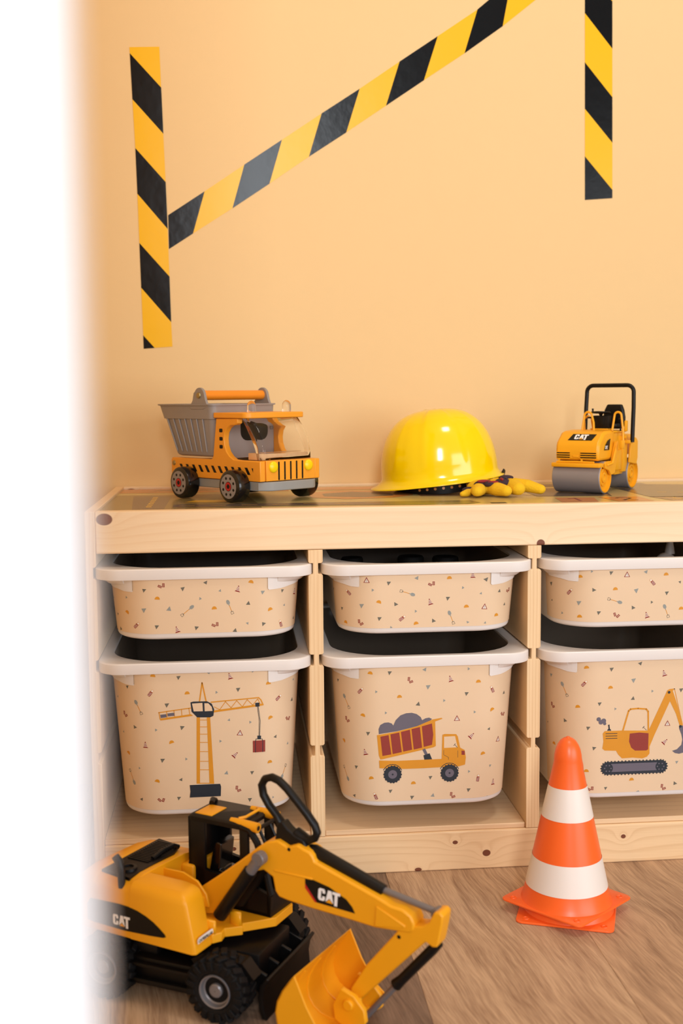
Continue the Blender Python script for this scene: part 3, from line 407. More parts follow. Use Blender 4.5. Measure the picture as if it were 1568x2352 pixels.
stroke2([(.462, .108), (.470, .118), (.482, .115), (.484, .104), (.464, .078), (.486, .076)], .0042, 7, 4)
stroke2([(.538, .108), (.556, .112), (.548, .096), (.558, .086), (.538, .076)], .0042, 5, 4)
bmesh.ops.recalc_face_normals(pr.bm, faces=pr.bm.faces)
for f in pr.bm.faces:
    f.normal_update()
    if f.normal.z < 0: f.normal_flip()
obj('road_print', pr, ['mat_base', 'mat_road', 'mat_orange', 'mat_brown', 'mat_olive', 'mat_yellow', 'mat_red', 'black'], top, smooth=0, nrm=False)
# ------------------------------------------------------------------ bins
def sec(v, deep):
    H = .2205 if deep else .100; t = v / H
    if deep: return .1325 - .0145 * t, .004 + .010 * t, .062 - .004 * t
    return .1325 - .0085 * t, .004 + .005 * t, .060
def surf(u, v, deep, off=0.0):
    """point on the bin's outer skin: u = arc length from the middle of the front, v = depth below the lip; bin frame (x, y, z), lip top at z = 0"""
    hw, yf, rc = sec(v, deep); a = abs(u); s = hw - rc; sg = 1 if u >= 0 else -1
    if a <= s: x, y, nx, ny = a, yf, 0, -1
    elif a <= s + rc * PI / 2:
        th = (a - s) / rc; x, y = s + rc * math.sin(th), yf + rc * (1 - math.cos(th)); nx, ny = math.sin(th), -math.cos(th)
    else: x, y, nx, ny = hw, yf + rc + (a - s - rc * PI / 2), 1, 0
    return (sg * (x + nx * off), y - .02 + ny * off, -v)
MATS_ST = ['sticker', 'st_tri', 'st_tril', 'st_O', 'st_R', 'st_N', 'st_G', 'st_W', 'st_N']
CI = {'O': 3, 'R': 4, 'N': 5, 'G': 6, 'W': 7, 'K': 0}
def clip(poly, lim, sg):
    out = []
    for p, q in zip(poly, list(poly[1:]) + [poly[0]]):
        a, b = sg * (p[0] - lim), sg * (q[0] - lim)
        if a >= 0: out.append(p)
        if a * b < 0: t = a / (a - b); out.append((p[0] + (q[0] - p[0]) * t, p[1] + (q[1] - p[1]) * t))
    r = []
    for p in out:
        if not r or abs(p[0] - r[-1][0]) + abs(p[1] - r[-1][1]) > 1e-4: r.append(p)
    return r
def glyph_mesh(key, deep):
    H = .2205 if deep else .100; v1 = H - .0090; v0 = .0145
    mb = MB(); nu = 64; U = .165
    rows = []
    for v in (v0, (v0 + v1) / 2, v1):
        rows.append([surf(-U + 2 * U * i / nu, v, deep, .0006) for i in range(nu + 1)])
    V = [[mb.bm.verts.new(p) for p in r] for r in rows]
    for a, b in zip(V, V[1:]):
        for i in range(nu): mb.bm.faces.new((a[i], b[i], b[i + 1], a[i + 1]))
    def put(poly, mi, lay):
        if len(poly) < 3: return
        if any(abs(p[0]) > U * 1000 or not (v0 * 1000 < p[1] < v1 * 1000) for p in poly):
            poly = [(max(-U * 1000, min(U * 1000, p[0])), max(v0 * 1000, min(v1 * 1000, p[1]))) for p in poly]
        us = [p[0] for p in poly]
        if max(us) - min(us) > 3.2 and max(abs(u) for u in us) > 62:   # cut into upright strips that follow the rounded corner
            k = math.floor(min(us) / 3)
            while k * 3 < max(us):
                q = clip(clip(poly, k * 3, 1), (k + 1) * 3, -1)
                if len(q) > 2: mb.face([surf(p[0] / 1000, p[1] / 1000, deep, .00075 + lay * .00009) for p in q], mi)
                k += 1
            return
        mb.face([surf(p[0] / 1000, p[1] / 1000, deep, .00075 + lay * .00009) for p in poly], mi)
    def xf(u, v, a, pts, s=1.0):
        c, d = math.cos(math.radians(a)), math.sin(math.radians(a))
        return [(u + s * (x * c - y * d), v + s * (x * d + y * c)) for x, y in pts]
    def line(pts, w, mi, lay):
        for (x0, y0), (x1, y1) in zip(pts, pts[1:]):
            dx, dy = x1 - x0, y1 - y0; l = math.hypot(dx, dy) or 1; nx, ny = -dy / l * w / 2, dx / l * w / 2; ex, ey = dx / l * w * .3, dy / l * w * .3
            put([(x0 + nx - ex, y0 + ny - ey), (x0 - nx - ex, y0 - ny - ey), (x1 - nx + ex, y1 - ny + ey), (x1 + nx + ex, y1 + ny + ey)], mi, lay)
    def circ(u, v, r, mi, lay, n=20): put([(u + r * math.cos(2 * PI * k / n), v + r * math.sin(2 * PI * k / n)) for k in range(n)], mi, lay)
    for g in GLYPHS[key]:
        t, u, v = g[0], g[1], g[2]
        if t == 'T': put(xf(u, v, g[3], [(-.5, .42), (.5, .36), (.08, -.55)], g[4]), 2 if g[5] else 1, 0)
        elif t == 'H': put(xf(u, v, g[3], [(-3.6, 1.4), (-3.5, 0), (-2.4, -2.2), (-.4, -3.1), (1.6, -2.7), (3.0, -1.0), (3.5, 1.0)]), 3, 0)
        elif t == 'B':
            for dx, dy, a in ((-2.6, 1.0, 25), (2.4, -.6, 90)):
                c = xf(u, v, g[3], [(dx, dy)])[0]
                put(xf(c[0], c[1], g[3] + a, [(-2.7, -1.6), (2.7, -1.6), (2.7, 1.6), (-2.7, 1.6)]), 4, 0)
                for q in (-.9, .9): put(xf(c[0], c[1], g[3] + a, [(q - .15, -1.3), (q + .15, -1.3), (q + .15, 1.3), (q - .15, 1.3)]), 0, 1)
                put(xf(c[0], c[1], g[3] + a, [(-2.4, -.14), (2.4, -.14), (2.4, .14), (-2.4, .14)]), 0, 1)
        elif t == 'C':
            put(xf(u, v, g[3], [(-3.4, 3.2), (3.8, 3.2), (3.8, 4.0), (-3.4, 4.0)]), 4, 0)
            w = lambda y: (y + 5) * .30 + .35
            for a, b, mi in ((-5, -2.9, 4), (-2.9, -1.9, 7), (-1.9, -.9, 4), (-.9, .1, 7), (.1, 1.1, 4), (1.1, 2.1, 7), (2.1, 3.3, 4)):
                put(xf(u, v, g[3], [(-w(a), a), (w(a), a), (w(b), b), (-w(b), b)]), mi, 1)
        elif t == 'W':
            put(xf(u, v, g[3], [(-4.4, 3.6), (4.4, 3.6), (0, -4.6)]), 4, 0); put(xf(u, v, g[3], [(-2.9, 2.8), (2.9, 2.8), (0, -2.6)]), 7, 1)
            put(xf(u, v, g[3], [(-.3, -1.0), (.3, -1.0), (.2, 1.2), (-.2, 1.2)]), 6, 2); put(xf(u, v, g[3], [(-.3, 1.6), (.3, 1.6), (.3, 2.2), (-.3, 2.2)]), 6, 2)
        elif t == 'V':
            a = math.degrees(math.atan2(g[4] - v, g[3] - u)) + 90
            put(xf(u, v, a, [(-1.5, -2.6), (1.5, -2.6), (2.1, -1.4), (2.1, 4.2), (1.5, 4.8), (-1.5, 4.8), (-2.1, 4.2), (-2.1, -1.4)]), 4, 0)
            for q in (-1.0, .9, 2.8): put(xf(u, v, a, [(-1.7, q + .9), (1.7, q - .3), (1.7, q + .3), (-1.7, q + 1.5)]), 7, 1)
            c = xf(u, v, a, [(0, -4.1)])[0]; circ(c[0], c[1], 1.9, 3, 1, 12); circ(c[0], c[1], 1.55, 7, 2, 12)
        elif t == 'S':
            u2, v2 = g[3], g[4]; L = math.hypot(u2 - u, v2 - v) or 1; dx, dy = (u2 - u) / L, (v2 - v) / L
            a = math.degrees(math.atan2(dy, dx)) - 90
            line([(u + dx * 2, v + dy * 2), (u2 - dx * 2, v2 - dy * 2)], .8, 3, 0)
            put(xf(u, v, a, [(-2.2, -1.5), (-1.2, -3.2), (0, -3.7), (1.2, -3.2), (2.2, -1.5), (2.3, 1.2), (1.6, 2.4), (.5, 3.0), (.5, 5), (-.5, 5), (-.5, 3.0), (-1.6, 2.4), (-2.3, 1.2)]), 2, 1)
            e = (u2, v2); line([(e[0] - dx * 2.6, e[1] - dy * 2.6), (e[0] - dx * 1.6, e[1] - dy * 1.6)], 1.0, 1, 1)
            r = xf(e[0], e[1], a, [(-1.6, -1.6), (1.6, -1.6), (1.8, 1.8), (-1.8, 1.8), (-1.6, -1.6)]); line(r, .45, 1, 1)
    lay = 1
    for it in PICS.get(key, ()):
        k, c, w_, pts = it; mi = CI[c]
        if k == 'P': put(pts, mi, lay)
        elif k == 'L': line(pts, w_, mi, lay)
        elif k == 'C': circ(pts[0][0], pts[0][1], w_, mi, lay)
        elif k == 'W':
            n = 18; p = []
            for i in range(n * 4):
                a = 2 * PI * i / (n * 4); r = w_ + (1.0 if (i % 4) < 2 else 0); p.append((pts[0][0] + r * math.cos(a), pts[0][1] + r * math.sin(a)))
            put(p, mi, lay)
        elif k == 'X':
            (xa, ya), (xb, yb) = pts; r = w_; p = []
            for i in range(13): a = PI / 2 + PI * i / 12; p.append((xa + r * math.cos(a), ya + r * math.sin(a)))
            for i in range(13): a = -PI / 2 + PI * i / 12; p.append((xb + r * math.cos(a), yb + r * math.sin(a)))
            put(p, mi, lay)
            nT = 16
            for i in range(nT):
                f = i / (nT - 1); x = xa + (xb - xa) * f; yy = ya + (yb - ya) * f
                for sg in (-1, 1): put([(x - .9, yy + sg * (r - .3)), (x + .9, yy + sg * (r - .3)), (x + .9, yy + sg * (r + 1.3)), (x - .9, yy + sg * (r + 1.3))], mi, lay)
            for cx, cy, a0 in ((xa, ya, 90), (xb, yb, -90)):
                for i in range(1, 8):
                    a = math.radians(a0 + 180 * i / 8); c_, s_ = math.cos(a), math.sin(a)
                    put([(cx + c_ * (r - .3) - s_ * .9, cy + s_ * (r - .3) + c_ * .9), (cx + c_ * (r - .3) + s_ * .9, cy + s_ * (r - .3) - c_ * .9), (cx + c_ * (r + 1.3) + s_ * .9, cy + s_ * (r + 1.3) - c_ * .9), (cx + c_ * (r + 1.3) - s_ * .9, cy + s_ * (r + 1.3) + c_ * .9)], mi, lay)
            line([(xa, ya - r + 1.8), (xb, yb - r + 1.8)], .25, 6, lay); line([(xa, ya + r - 1.8), (xb, yb + r - 1.8)], .25, 6, lay)
        if not (k in 'LC' and c == 'O'): lay += .22
    for f in mb.bm.faces:
        f.normal_update()
        if f.normal.y > 0.02: f.normal_flip()
    return mb
def make_bin(key, cx, zl, label, hw=.1497):
    deep = key[0] == 'd'; H = .2205 if deep else .100
    b = empty('storage_bin', (cx, 0, zl))
    tag(b, label, 'storage bin', 'printed storage bins in the pine frame')
    yb = .395
    def body_ring(v, off, z=None, rb=.03):
        h, yf, rc = sec(v, deep); return rrect(-h - off, h + off, yf - .02 - off, yb + off, (max(rc + off, .01), max(rb + off, .01)), -v if z is None else z, 10)
    # shell: outside skin, flared lip with skirt, top face
    mb = MB()
    lipo = lambda d, z: rrect(-hw + d, hw - d, -.0200 + d, yb + .018 - d, (.036 - d * .5, .03), z, 10)
    rings = [body_ring(H, -.0090), body_ring(H - .0008, -.0042), body_ring(H - .0025, -.0012), body_ring(H - .0050, 0), body_ring(.014, 0), lipo(.0028, -.014), lipo(.0004, -.0150), lipo(0, -.0140), lipo(0, -.0015), lipo(.0012, -.0002), lipo(.003, 0)]
    inn = lambda z, d, ro=.085: rrect(-.1318 + d, .1318 - d, -.0075 + d, yb - .004 - d, (ro, .034), z, 10)
    rings += [inn(0, -.0016), inn(-.0012, -.0002), inn(-.004, 0)]
    mb.loft(rings, 0, cap0=True, cap1=False)
    obj('shell', mb, 'white_plastic', b, smooth=40)
    # dark lining
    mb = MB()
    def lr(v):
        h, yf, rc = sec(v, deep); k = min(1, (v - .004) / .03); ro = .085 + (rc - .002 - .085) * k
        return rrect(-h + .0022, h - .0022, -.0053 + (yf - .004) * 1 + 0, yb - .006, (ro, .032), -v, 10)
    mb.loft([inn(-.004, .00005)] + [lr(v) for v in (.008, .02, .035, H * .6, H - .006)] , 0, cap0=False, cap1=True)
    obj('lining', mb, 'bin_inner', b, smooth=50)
    st = glyph_mesh(key, deep)
    obj('sticker', st, MATS_ST, b, smooth=60, nrm=False)
    for sg in (-1, 1):
        mb = MB()
        if sg < 0: out = [(-.156, .0150), (-.0985, .0150), (-.0985, .0308), (-.0998, .0325), (-.112, .0322), (-.124, .0300), (-.138, .0290), (-.150, .0285)]
        else: out = [(.0860, .0150), (.156, .0150), (.148, .0285), (.135, .0290), (.122, .0300), (.106, .0322), (.0875, .0330), (.0860, .0312)]
        out2 = []
        for p, q in zip(out, out[1:] + out[:1]):
            n = max(1, int(abs(q[0] - p[0]) / .006)); out2 += [(p[0] + (q[0] - p[0]) * i / n, p[1] + (q[1] - p[1]) * i / n) for i in range(n)]
        # strip-wise patch so that it follows the rounded corner
        us = sorted({round(p[0], 5) for p in out2}); lo = lambda u: max(_interp(out, u))
        prev = None
        for u in us:
            v = lo(u); cur = [surf(u, .0145, deep, .0020), surf(u, v, deep, .0020), surf(u, v + .0003, deep, .0002)]
            if prev:
                for i in range(2): mb.face([prev[i], prev[i + 1], cur[i + 1], cur[i]])
            prev = cur
        bmesh.ops.remove_doubles(mb.bm, verts=mb.bm.verts, dist=1e-6)
        # wedge hook standing out below the lip
        ua, ub = (-.148, -.112) if sg < 0 else (.100, .148); n = 8; rr = []
        for i in range(n + 1):
            u = ua + (ub - ua) * i / n; t = i / n if sg < 0 else 1 - i / n
            dz = .0105 - .003 * t; o_ = .0115 - .0090 * t ** 2
            rr.append([surf(u, .0145, deep, .0010), surf(u, .0145, deep, .0015 + o_), surf(u, .0145 + dz * .4, deep, .0013 + o_), surf(u, .0145 + dz, deep, .0014 + o_ * .35), surf(u, .0145 + dz + .002, deep, .0010)])
        mb.loft(rr, 0)
        obj('grip', mb, 'white_plastic', b, smooth=50)
    return b
def _interp(out, u):
    r = []
    for p, q in zip(out, out[1:] + out[:1]):
        a, c = sorted((p[0], q[0]))
        if a - 1e-6 <= u <= c + 1e-6: r.append(p[1] if abs(q[0] - p[0]) < 1e-9 else p[1] + (q[1] - p[1]) * (u - p[0]) / (q[0] - p[0]))
    return r or [.0286]
make_bin('s1', -.153, .4505, 'shallow cream bin of small printed tools above the crane bin')
make_bin('s2', .158, .4500, 'shallow cream bin of small printed tools above the dump truck bin')
make_bin('s3', .469, .4505, 'shallow cream bin of small printed tools above the excavator bin', )
make_bin('d1', -.1545, .3205, 'deep cream bin printed with an orange tower crane', .1475)
make_bin('d2', .1565, .3200, 'deep cream bin printed with an orange dump truck', .1485)
make_bin('d3', .4685, .3195, 'deep cream bin printed with an orange excavator behind the cone')
bpy.data.materials['print_white'].diffuse_color = (1, 1, 1, 1)
# ------------------------------------------------------------------ wooden dump truck
def arc(cx, cy, r, a0, a1, n=8): return [(cx + r * math.cos(math.radians(a0 + (a1 - a0) * i / n)), cy + r * math.sin(math.radians(a0 + (a1 - a0) * i / n))) for i in range(n + 1)]
ZM = .5243
tr = empty('toy_dump_truck', (-.0945, .2135, ZM), math.atan2(-.776, .63)); tag(tr, 'orange wooden toy dump truck with grey tipper bed and black wheels', 'toy truck')
ch = [(-.116, -.048), (.090, -.048), (.102, -.038), (.105, -.030), (.105, .046), (.102, .054), (.090, .066), (-.116, .066)]
child('chassis_board', MB().prism(ch, 'z', .0185, .0318), 'base_grey', tr, bev=.0012, smooth=30)
sp_ = [(-.120, .0325), (.0975, .0325), (.0975, .0625), (.046, .0628), (.036, .0635), (.027, .068), (.0195, .075), (.015, .085), (.0142, .094), (.016, .103), (.0215, .110), (.030, .1145), (.041, .1150), (.047, .1180), (.047, .1245), (-.0040, .1245), (-.0125, .068), (-.0155, .0632), (-.019, .0622), (-.117, .0622), (-.120, .0595)]
for ya, yb in ((-.0505, -.0405), (.0585, .0685)):
    s = child('side_board', MB().prism(sp_, 'y', ya, yb), 'truck_orange', tr, bev=.0012, smooth=30)
    yo = ya - .0002 if ya < 0 else yb + .0002
    mb = MB()
    for k in range(12):
        x = -.0985 + k * .01605
        if k == 11: q = [(x, .052), (x + .0035, .052), (x + .0035, .0455)]
        else: q = [(x, .0525), (x + .0062, .0525), (x + .0135, .0420), (x + .0070, .0420)]
        mb.face([(a, yo, b) for a, b in q])
    m2 = MB()
    for z in (.1065, .0940, .0820):
        m2.face([(p[0], yo, p[1]) for p in [(q[0], q[1]) for q in rrect(.0035, .0115, z - .0028, z + .0028, .0015, 0, 3)]])
    child('stripe_print', mb, 'black', s, smooth=0); child('vent_print', m2, 'black', s, smooth=0)
    child('bolt', MB().lathe([(.0001, yo - .0012 if ya < 0 else yo + .0012), (.0035, yo - .0008 if ya < 0 else yo + .0008), (.0042, yo)], 'y', 16, o=(-.113, 0, .0535), cap0=False, cap1=False), 'brass', s)
child('deck_board', MB().box((-.116, -.0405, .033), (.085, .0585, .058)), 'truck_orange', tr)
fp = child('front_panel', MB().box((.0855, -.0398, .0327), (.0990, .0578, .0630)), 'truck_orange', tr, bev=.0008)
mb = MB()
for k in range(5):
    y = -.0155 + k * .01178
    mb.face([(.0992, p[0], p[1]) for p in [(q[0], q[1]) for q in rrect(y - .0015, y + .0015, .0335, .0612, .0014, 0, 3)]])
child('grille_print', mb, 'black', fp, smooth=0)
for y in (-.0265, .0435): child('headlight', MB().lathe([(.0085, .0990), (.0085, .1000), (.0075, .1015), (.005, .1026), (.0002, .1030)], 'x', 20, o=(0, y, .0535), cap1=False), 'lamp_yellow', tr)
child('dashboard', MB().box((.058, -.040, .0632), (.0835, .058, .0735), bev=.001), 'beech', tr)
rf = [(-.008, -.0525)] + arc(.0590, -.0415, .011, -90, 0, 6) + arc(.0590, .0560, .011, 0, 90, 6) + [(-.008, .0670)]
child('roof', MB().prism(rf, 'z', .1250, .1335), 'truck_orange', tr, bev=.0014, smooth=30)
for y in (-.027, .043):
    child('roof_lamp', MB().lathe([(.0068, .1337), (.0068, .1435), (.0062, .1465), (.0048, .149), (.0026, .1506), (.0002, .1512)], 'z', 18, o=(.052, y, 0), cap0=True, cap1=False), 'glass', tr)
# windshield: bulging clear shell
prof = [(.0638, .0785, .0925), (.075, .076, .0918), (.087, .0705, .0893), (.100, .0625, .0835), (.112, .054, .0755), (.1245, .0445, .0650)]
rings = []
for z, xa, xb in prof:
    r = [(xa, -.0395, z), (xb - .007, -.0400, z)] + [(p[0], p[1], z) for p in arc(xb - .007, -.0330, .007, -90, 0, 5)[1:]] + [(xb + .0015, .009, z)] + [(p[0], p[1], z) for p in arc(xb - .007, .0510, .007, 0, 90, 5)] + [(xa, .0575, z)]
    rings.append(r)
ws = MB(); ws.loft(rings, 0, False, False, closed=False)
ws = child('windshield', ws, 'glass', tr, smooth=60); so = ws.modifiers.new('s', 'SOLIDIFY'); so.thickness = .0010; so.offset = 0
# tipper bed
bed = MB(); y0, y1 = -.0535, .0715
def br(z, d=0):
    t = (z - .066) / (.145 - .066); return rrect(-.109 - .036 * t + d, -.0100 - d, y0 + .004 * (1 - t) + d, y1 - .004 * (1 - t) - d, .010, z, 5)
bed.loft([br(.0655, .004), br(.067, .001), br(.069), br(.123), br(.1235, -.0022), br(.1435, -.0022), br(.1440, -.0045), br(.1462, -.0045), br(.1462, .0015), br(.070, .0025)], 0, True, True)
bed = child('tipper_bed', bed, 'truck_grey', tr, smooth=40)
mb = MB()
for yy, sg in ((y0, -1), (y1, 1)):
    for k in range(7):
        xt, xb = -.1235 + k * .0150, -.1030 + k * .0125
        mb.tube([(xt, yy + sg * .0002, .123), (xb, yy - sg * .0028, .0745), (xb + .0004, yy - sg * .0035, .0715)], .0011, 6, rs=[.0013, .0013, .0003])
child('rib', mb, 'truck_grey', bed).__setitem__('kind', 'stuff')
for yy, sg in ((y0 - .0026, 1), (y1 + .0026, -1)):
    lg = [(-.064, .1450), (-.058, .1475), (-.0545, .152), (-.0530, .158), (-.0515, .1635)] + arc(-.0375, .1585, .0130, 150, 10, 8) + [(-.0225, .153), (-.0195, .147), (-.014, .1425), (-.030, .138), (-.060, .138)]
    l = child('lug', MB().prism(lg, 'y', yy, yy + sg * .0045), 'truck_grey', bed, bev=.0009)
child('bolt', MB().lathe([(.0005, y0 - .0052), (.0040, y0 - .0046), (.0048, y0 - .0030)], 'y', 18, o=(-.0378, 0, .1595), cap1=False), 'brass', bed)
child('handle_bar', MB().lathe([(.0074, y0 + .002), (.0074, y1 - .002)], 'y', 24, o=(-.0370, 0, .1595)), 'handle_orange', tr)
child('cab_back', MB().box((.0008, -.0402, .0635), (.0034, .0582, .1245)), 'truck_grey', tr, smooth=0)
mb = MB(); mb.face([(.0036, p[0], p[1]) for p in rrect(-.009, .046, .0895, .1248, .013, 0, 5)]); child('rear_window_print', mb, 'black', tr, smooth=0)
for y, z in ((-.030, .112), (.059 - .012, .112 - .004)): child('bolt', MB().lathe([(.0034, .0036), (.0030, .0050), (.0003, .0056)], 'x', 12, o=(0, y if y < 0 else .0535, z)), 'steel', tr)
R_ = .0247
def truck_wheel(x, yc, sg):
    w = .0235; o_ = yc + sg * w / 2; i_ = yc - sg * w / 2
    pf = [(.010, i_), (R_ - .004, i_), (R_ - .0012, i_ + sg * .0012), (R_, i_ + sg * .004), (R_, o_ - sg * .005), (R_ - .0010, o_ - sg * .0018), (R_ - .0035, o_ - sg * .0003), (R_ - .006, o_), (.003, o_)]
    t = child('wheel', MB().lathe(pf, 'y', 40), 'black_gloss', tr, loc=(x, 0, R_ + .0002))
    hb = MB(); hb.disc((0, o_ + sg * .0003, 0), .0182, 'y', 32, 0)
    for k in range(8):
        a = 2 * PI * (k + .5) / 8; hb.disc((.0128 * math.cos(a), o_ + sg * .00045, .0128 * math.sin(a)), .0022, 'y', 12, 1)
    hb.disc((0, o_ + sg * .00045, 0), .0072, 'y', 24, 1); hb.disc((0, o_ + sg * .0006, 0), .0065, 'y', 24, 2); hb.disc((0, o_ + sg * .00075, 0), .0036, 'y', 6, 1)
    child('hub_disc', hb, ['truck_grey', 'black', 'red'], t, smooth=0, nrm=False)
for x in (.0495, -.0730):
    truck_wheel(x, -.0600, -1); truck_wheel(x, .0785, 1)
# ------------------------------------------------------------------ hard hat
hh = empty('hard_hat', (.2255, .288, .5546), 0, math.radians(-6.0)); tag(hh, 'glossy yellow toy hard hat with black headband between truck and roller', 'helmet')
def hat_pt(th, t, off=0):
    """th around (peak at PI), t 0 rim .. 1 crown"""
    el = t * PI / 2; cx = math.cos(el) ** .72 if t < 1 else 0; sz = math.sin(el) ** .92
    r = 1.0
    w = 0
    x, y = math.cos(th), math.sin(th)
    # three raised panels: one along the top, one on each side
    side = abs(abs(math.degrees(math.atan2(y, x))) - 94)
    st = lambda v, a, b: max(0, min(1, (b - v) / (b - a)))
    w = st(side, 20, 23) * st(abs(t - .50), .40, .44)
    w2 = st(side, 52, 55) * (1 - st(side, 46, 49)) * st(abs(t - .5), .36, .46)
    ax, ay, az = .0955 + off, .083 + off, .1040 + off
    k = 1 + .019 * w + .017 * w2
    return Vector((ax * cx * x * k, ay * cx * y * k, az * sz * (1 + .016 * w)))
sh_ = MB(); nT, nL = 96, 26; rings = []
for j in range(nL):
    t = j / nL
    rings.append([hat_pt(2 * PI * i / nT, t) for i in range(nT)])
def flare(d, z):
    out = []
    for i in range(nT):
        th = 2 * PI * i / nT; p = hat_pt(th, 0); c = -math.cos(th); pk = max(0, c) ** 2.2
        n = Vector((math.cos(th), math.sin(th), 0))
        out.append(p + n * (d * (1 + 1.15 * pk)) + Vector((0, 0, z - .002 * pk * d / .009)))
    return out
rings = [flare(.0078, -.0138), flare(.0092, -.0134), flare(.0092, -.0122), flare(.0060, -.0110), flare(.0030, -.0075), flare(.0008, -.0035)] + rings
rr = sh_.loft(rings, 0, False, False)
top = sh_.bm.verts.new(hat_pt(0, 1))
for i in range(nT): sh_.bm.faces.new((rr[-1][i], rr[-1][(i + 1) % nT], top))
shell = child('shell', sh_, 'helmet', hh, smooth=80); s = shell.modifiers.new('s', 'SOLIDIFY'); s.thickness = .0018; s.offset = -1
mb = MB(); n = 72
def band(i, r, z): a = 2 * PI * i / n; lift = math.cos(a) ** 2 * (.012 if math.cos(a) > 0 else .009); return ((.083 * r) * math.cos(a) + .004, .0725 * r * math.sin(a), z + lift)
mb.loft([[band(i, 1, -.0285) for i in range(n)], [band(i, 1.03, -.012) for i in range(n)], [band(i, 1.03, .008) for i in range(n)], [band(i, 1.01, .008) for i in range(n)], [band(i, .98, -.0285) for i in range(n)], [band(i, 1, -.0285) for i in range(n)]], 0, False, False)
bmesh.ops.remove_doubles(mb.bm, verts=mb.bm.verts, dist=1e-6)
hb_ = child('headband', mb, 'black', hh, smooth=50)
mb = MB()
for k in range(9):
    a = -PI / 2 - .62 + k * .155; lift = max(0, math.cos(a)) ** 2 * .012
    c = Vector(((.0845) * math.cos(a) + .004, .0740 * math.sin(a), -.0190 + lift)); nx = Vector((math.cos(a) / .083, math.sin(a) / .0725, 0)).normalized(); tx = Vector((-nx.y, nx.x, 0))
    mb.face([c + nx * .0006 + tx * .0022 * math.cos(q * PI / 5) + Vector((0, 0, 1)) * .0022 * math.sin(q * PI / 5) for q in range(10)], 0)
child('hole', mb, 'mat_orange', hb_, smooth=0)
tb_ = MB(); tb_.tube([(.068, -.048, -.026), (.084, -.036, -.024), (.096, -.024, -.018), (.1050, -.010, -.008)], .005, 8, rs=[.0075, .0080, .0065, .0035], flat=.45); child('adjuster_tab', tb_, 'black', hh)
# ------------------------------------------------------------------ work gloves
def glove(name, loc, rz, fingers, palm, patch, label):
    g = empty(name, loc, rz); tag(g, label, 'glove', 'pair of work gloves beside the hard hat')
    mb = MB()
    for pts, rs in fingers:
        for (p, q), (ra, rb) in zip(zip(pts, pts[1:]), zip(rs, rs[1:])):
            P0, P1 = Vector(p), Vector(q); n = 6
            for i in range(n + 1):
                t = i / n; mb.ball(P0.lerp(P1, t), ra + (rb - ra) * t, 1, 1, .86, seg=14)
    for c, r, s3 in palm: mb.ball(c, r, *s3, seg=18)
    o = child('leather', mb, 'glove_y', g, smooth=180)
    m = o.modifiers.new('r', 'REMESH'); m.mode = 'VOXEL'; m.voxel_size = .0011; m.use_smooth_shade = True
    m = o.modifiers.new('sm', 'SMOOTH'); m.iterations = 4; m.factor = .5
    for j, (c, r, s3, mt) in enumerate(patch):
        mb = MB(); mb.ball(c, r, *s3, seg=20); o = child('cloth_back' if mt == 'glove_d' else 'cloth_stripe', mb, mt, g, smooth=180)
    return g
gz = ZM + .0004
glove('work_glove', (.285, .170, gz), 0,
      [([(-.012, .018, .011), (-.021, -.004, .0105), (-.0265, -.020, .0095)], [.0115, .0118, .0092]),
       ([(-.002, .014, .013), (.008, -.008, .0115), (.0175, -.024, .0100)], [.0120, .0125, .0098]),
       ([(-.030, .010, .007), (-.040, -.006, .006), (-.047, -.010, .005)], [.0075, .0065, .0045])],
      [((-.006, .030, .012), .020, (1.35, 1, .62))],
      [((-.010, .010, .0165), .0150, (1.05, .8, .55), 'glove_d'), ((-.034, .006, .0095), .0085, (1.3, .8, .62), 'glove_d'), ((-.002, .000, .0190), .0120, (.85, .9, .42), 'glove_d'), ((-.011, .001, .0235), .0085, (1.3, .28, .28), 'glove_r'), ((.002, -.006, .0222), .0075, (1.2, .28, .3), 'glove_r')],
      'yellow leather work glove with dark striped back tucked at the hard hat rim')
glove('work_glove', (.322, .172, gz), 0,
      [([(-.006, .018, .0150), (-.003, -.004, .0145), (.0005, -.020, .0125)], [.0138, .0145, .0118]),
       ([(.006, .020, .0165), (.022, .008, .0145), (.0395, -.004, .0098)], [.0115, .0118, .0090])],
      [((-.012, .030, .014), .021, (1.35, 1, .62))],
      [((-.0185, .000, .0205), .0135, (.95, 1.0, .55), 'glove_d'), ((-.010, .014, .0275), .0100, (1.2, .7, .4), 'glove_d'), ((-.0215, -.004, .0262), .0090, (.30, 1.0, .30), 'glove_r'), ((-.0145, .000, .0275), .0080, (.25, 1.0, .25), 'glove_b')],
      'yellow leather work glove with long finger pointing towards the toy road roller')
# ------------------------------------------------------------------ toy road roller
ro = empty('toy_road_roller', (.440, .210, ZM), math.radians(-130)); tag(ro, 'yellow toy road roller with two grey drums and black roll bar', 'toy roller')
RD = .0255
def drum(x, w):
    mb = MB().lathe([(RD - .0014, -w / 2 + .006), (RD - .0012, -w / 2), (RD, -w / 2 + .001), (RD, w / 2 - .001), (RD - .0012, w / 2), (RD - .0014, w / 2 - .006)], 'y', 56, cap0=False, cap1=False)
    d = child('drum', mb, 'drum_grey', ro, loc=(x, 0, RD + .0002))
    for sg in (-1, 1):
        e = sg * w / 2; f = lambda r, k: (r, e - sg * k)
        child('drum_hub', MB().lathe([f(RD - .0013, .0000), f(RD - .0028, -.0003), f(RD - .0032, .0050), f(.014, .0056), f(.0138, .0030), f(.0115, .0026), f(.0112, .0042), f(.0085, .0042), f(.0082, .0020), f(.0050, .0018), f(.0048, .0034), f(.0004, .0034)], 'y', 40, cap0=False, cap1=True), 'toy_yellow', d)
drum(0, .080); drum(-.1165, .080)
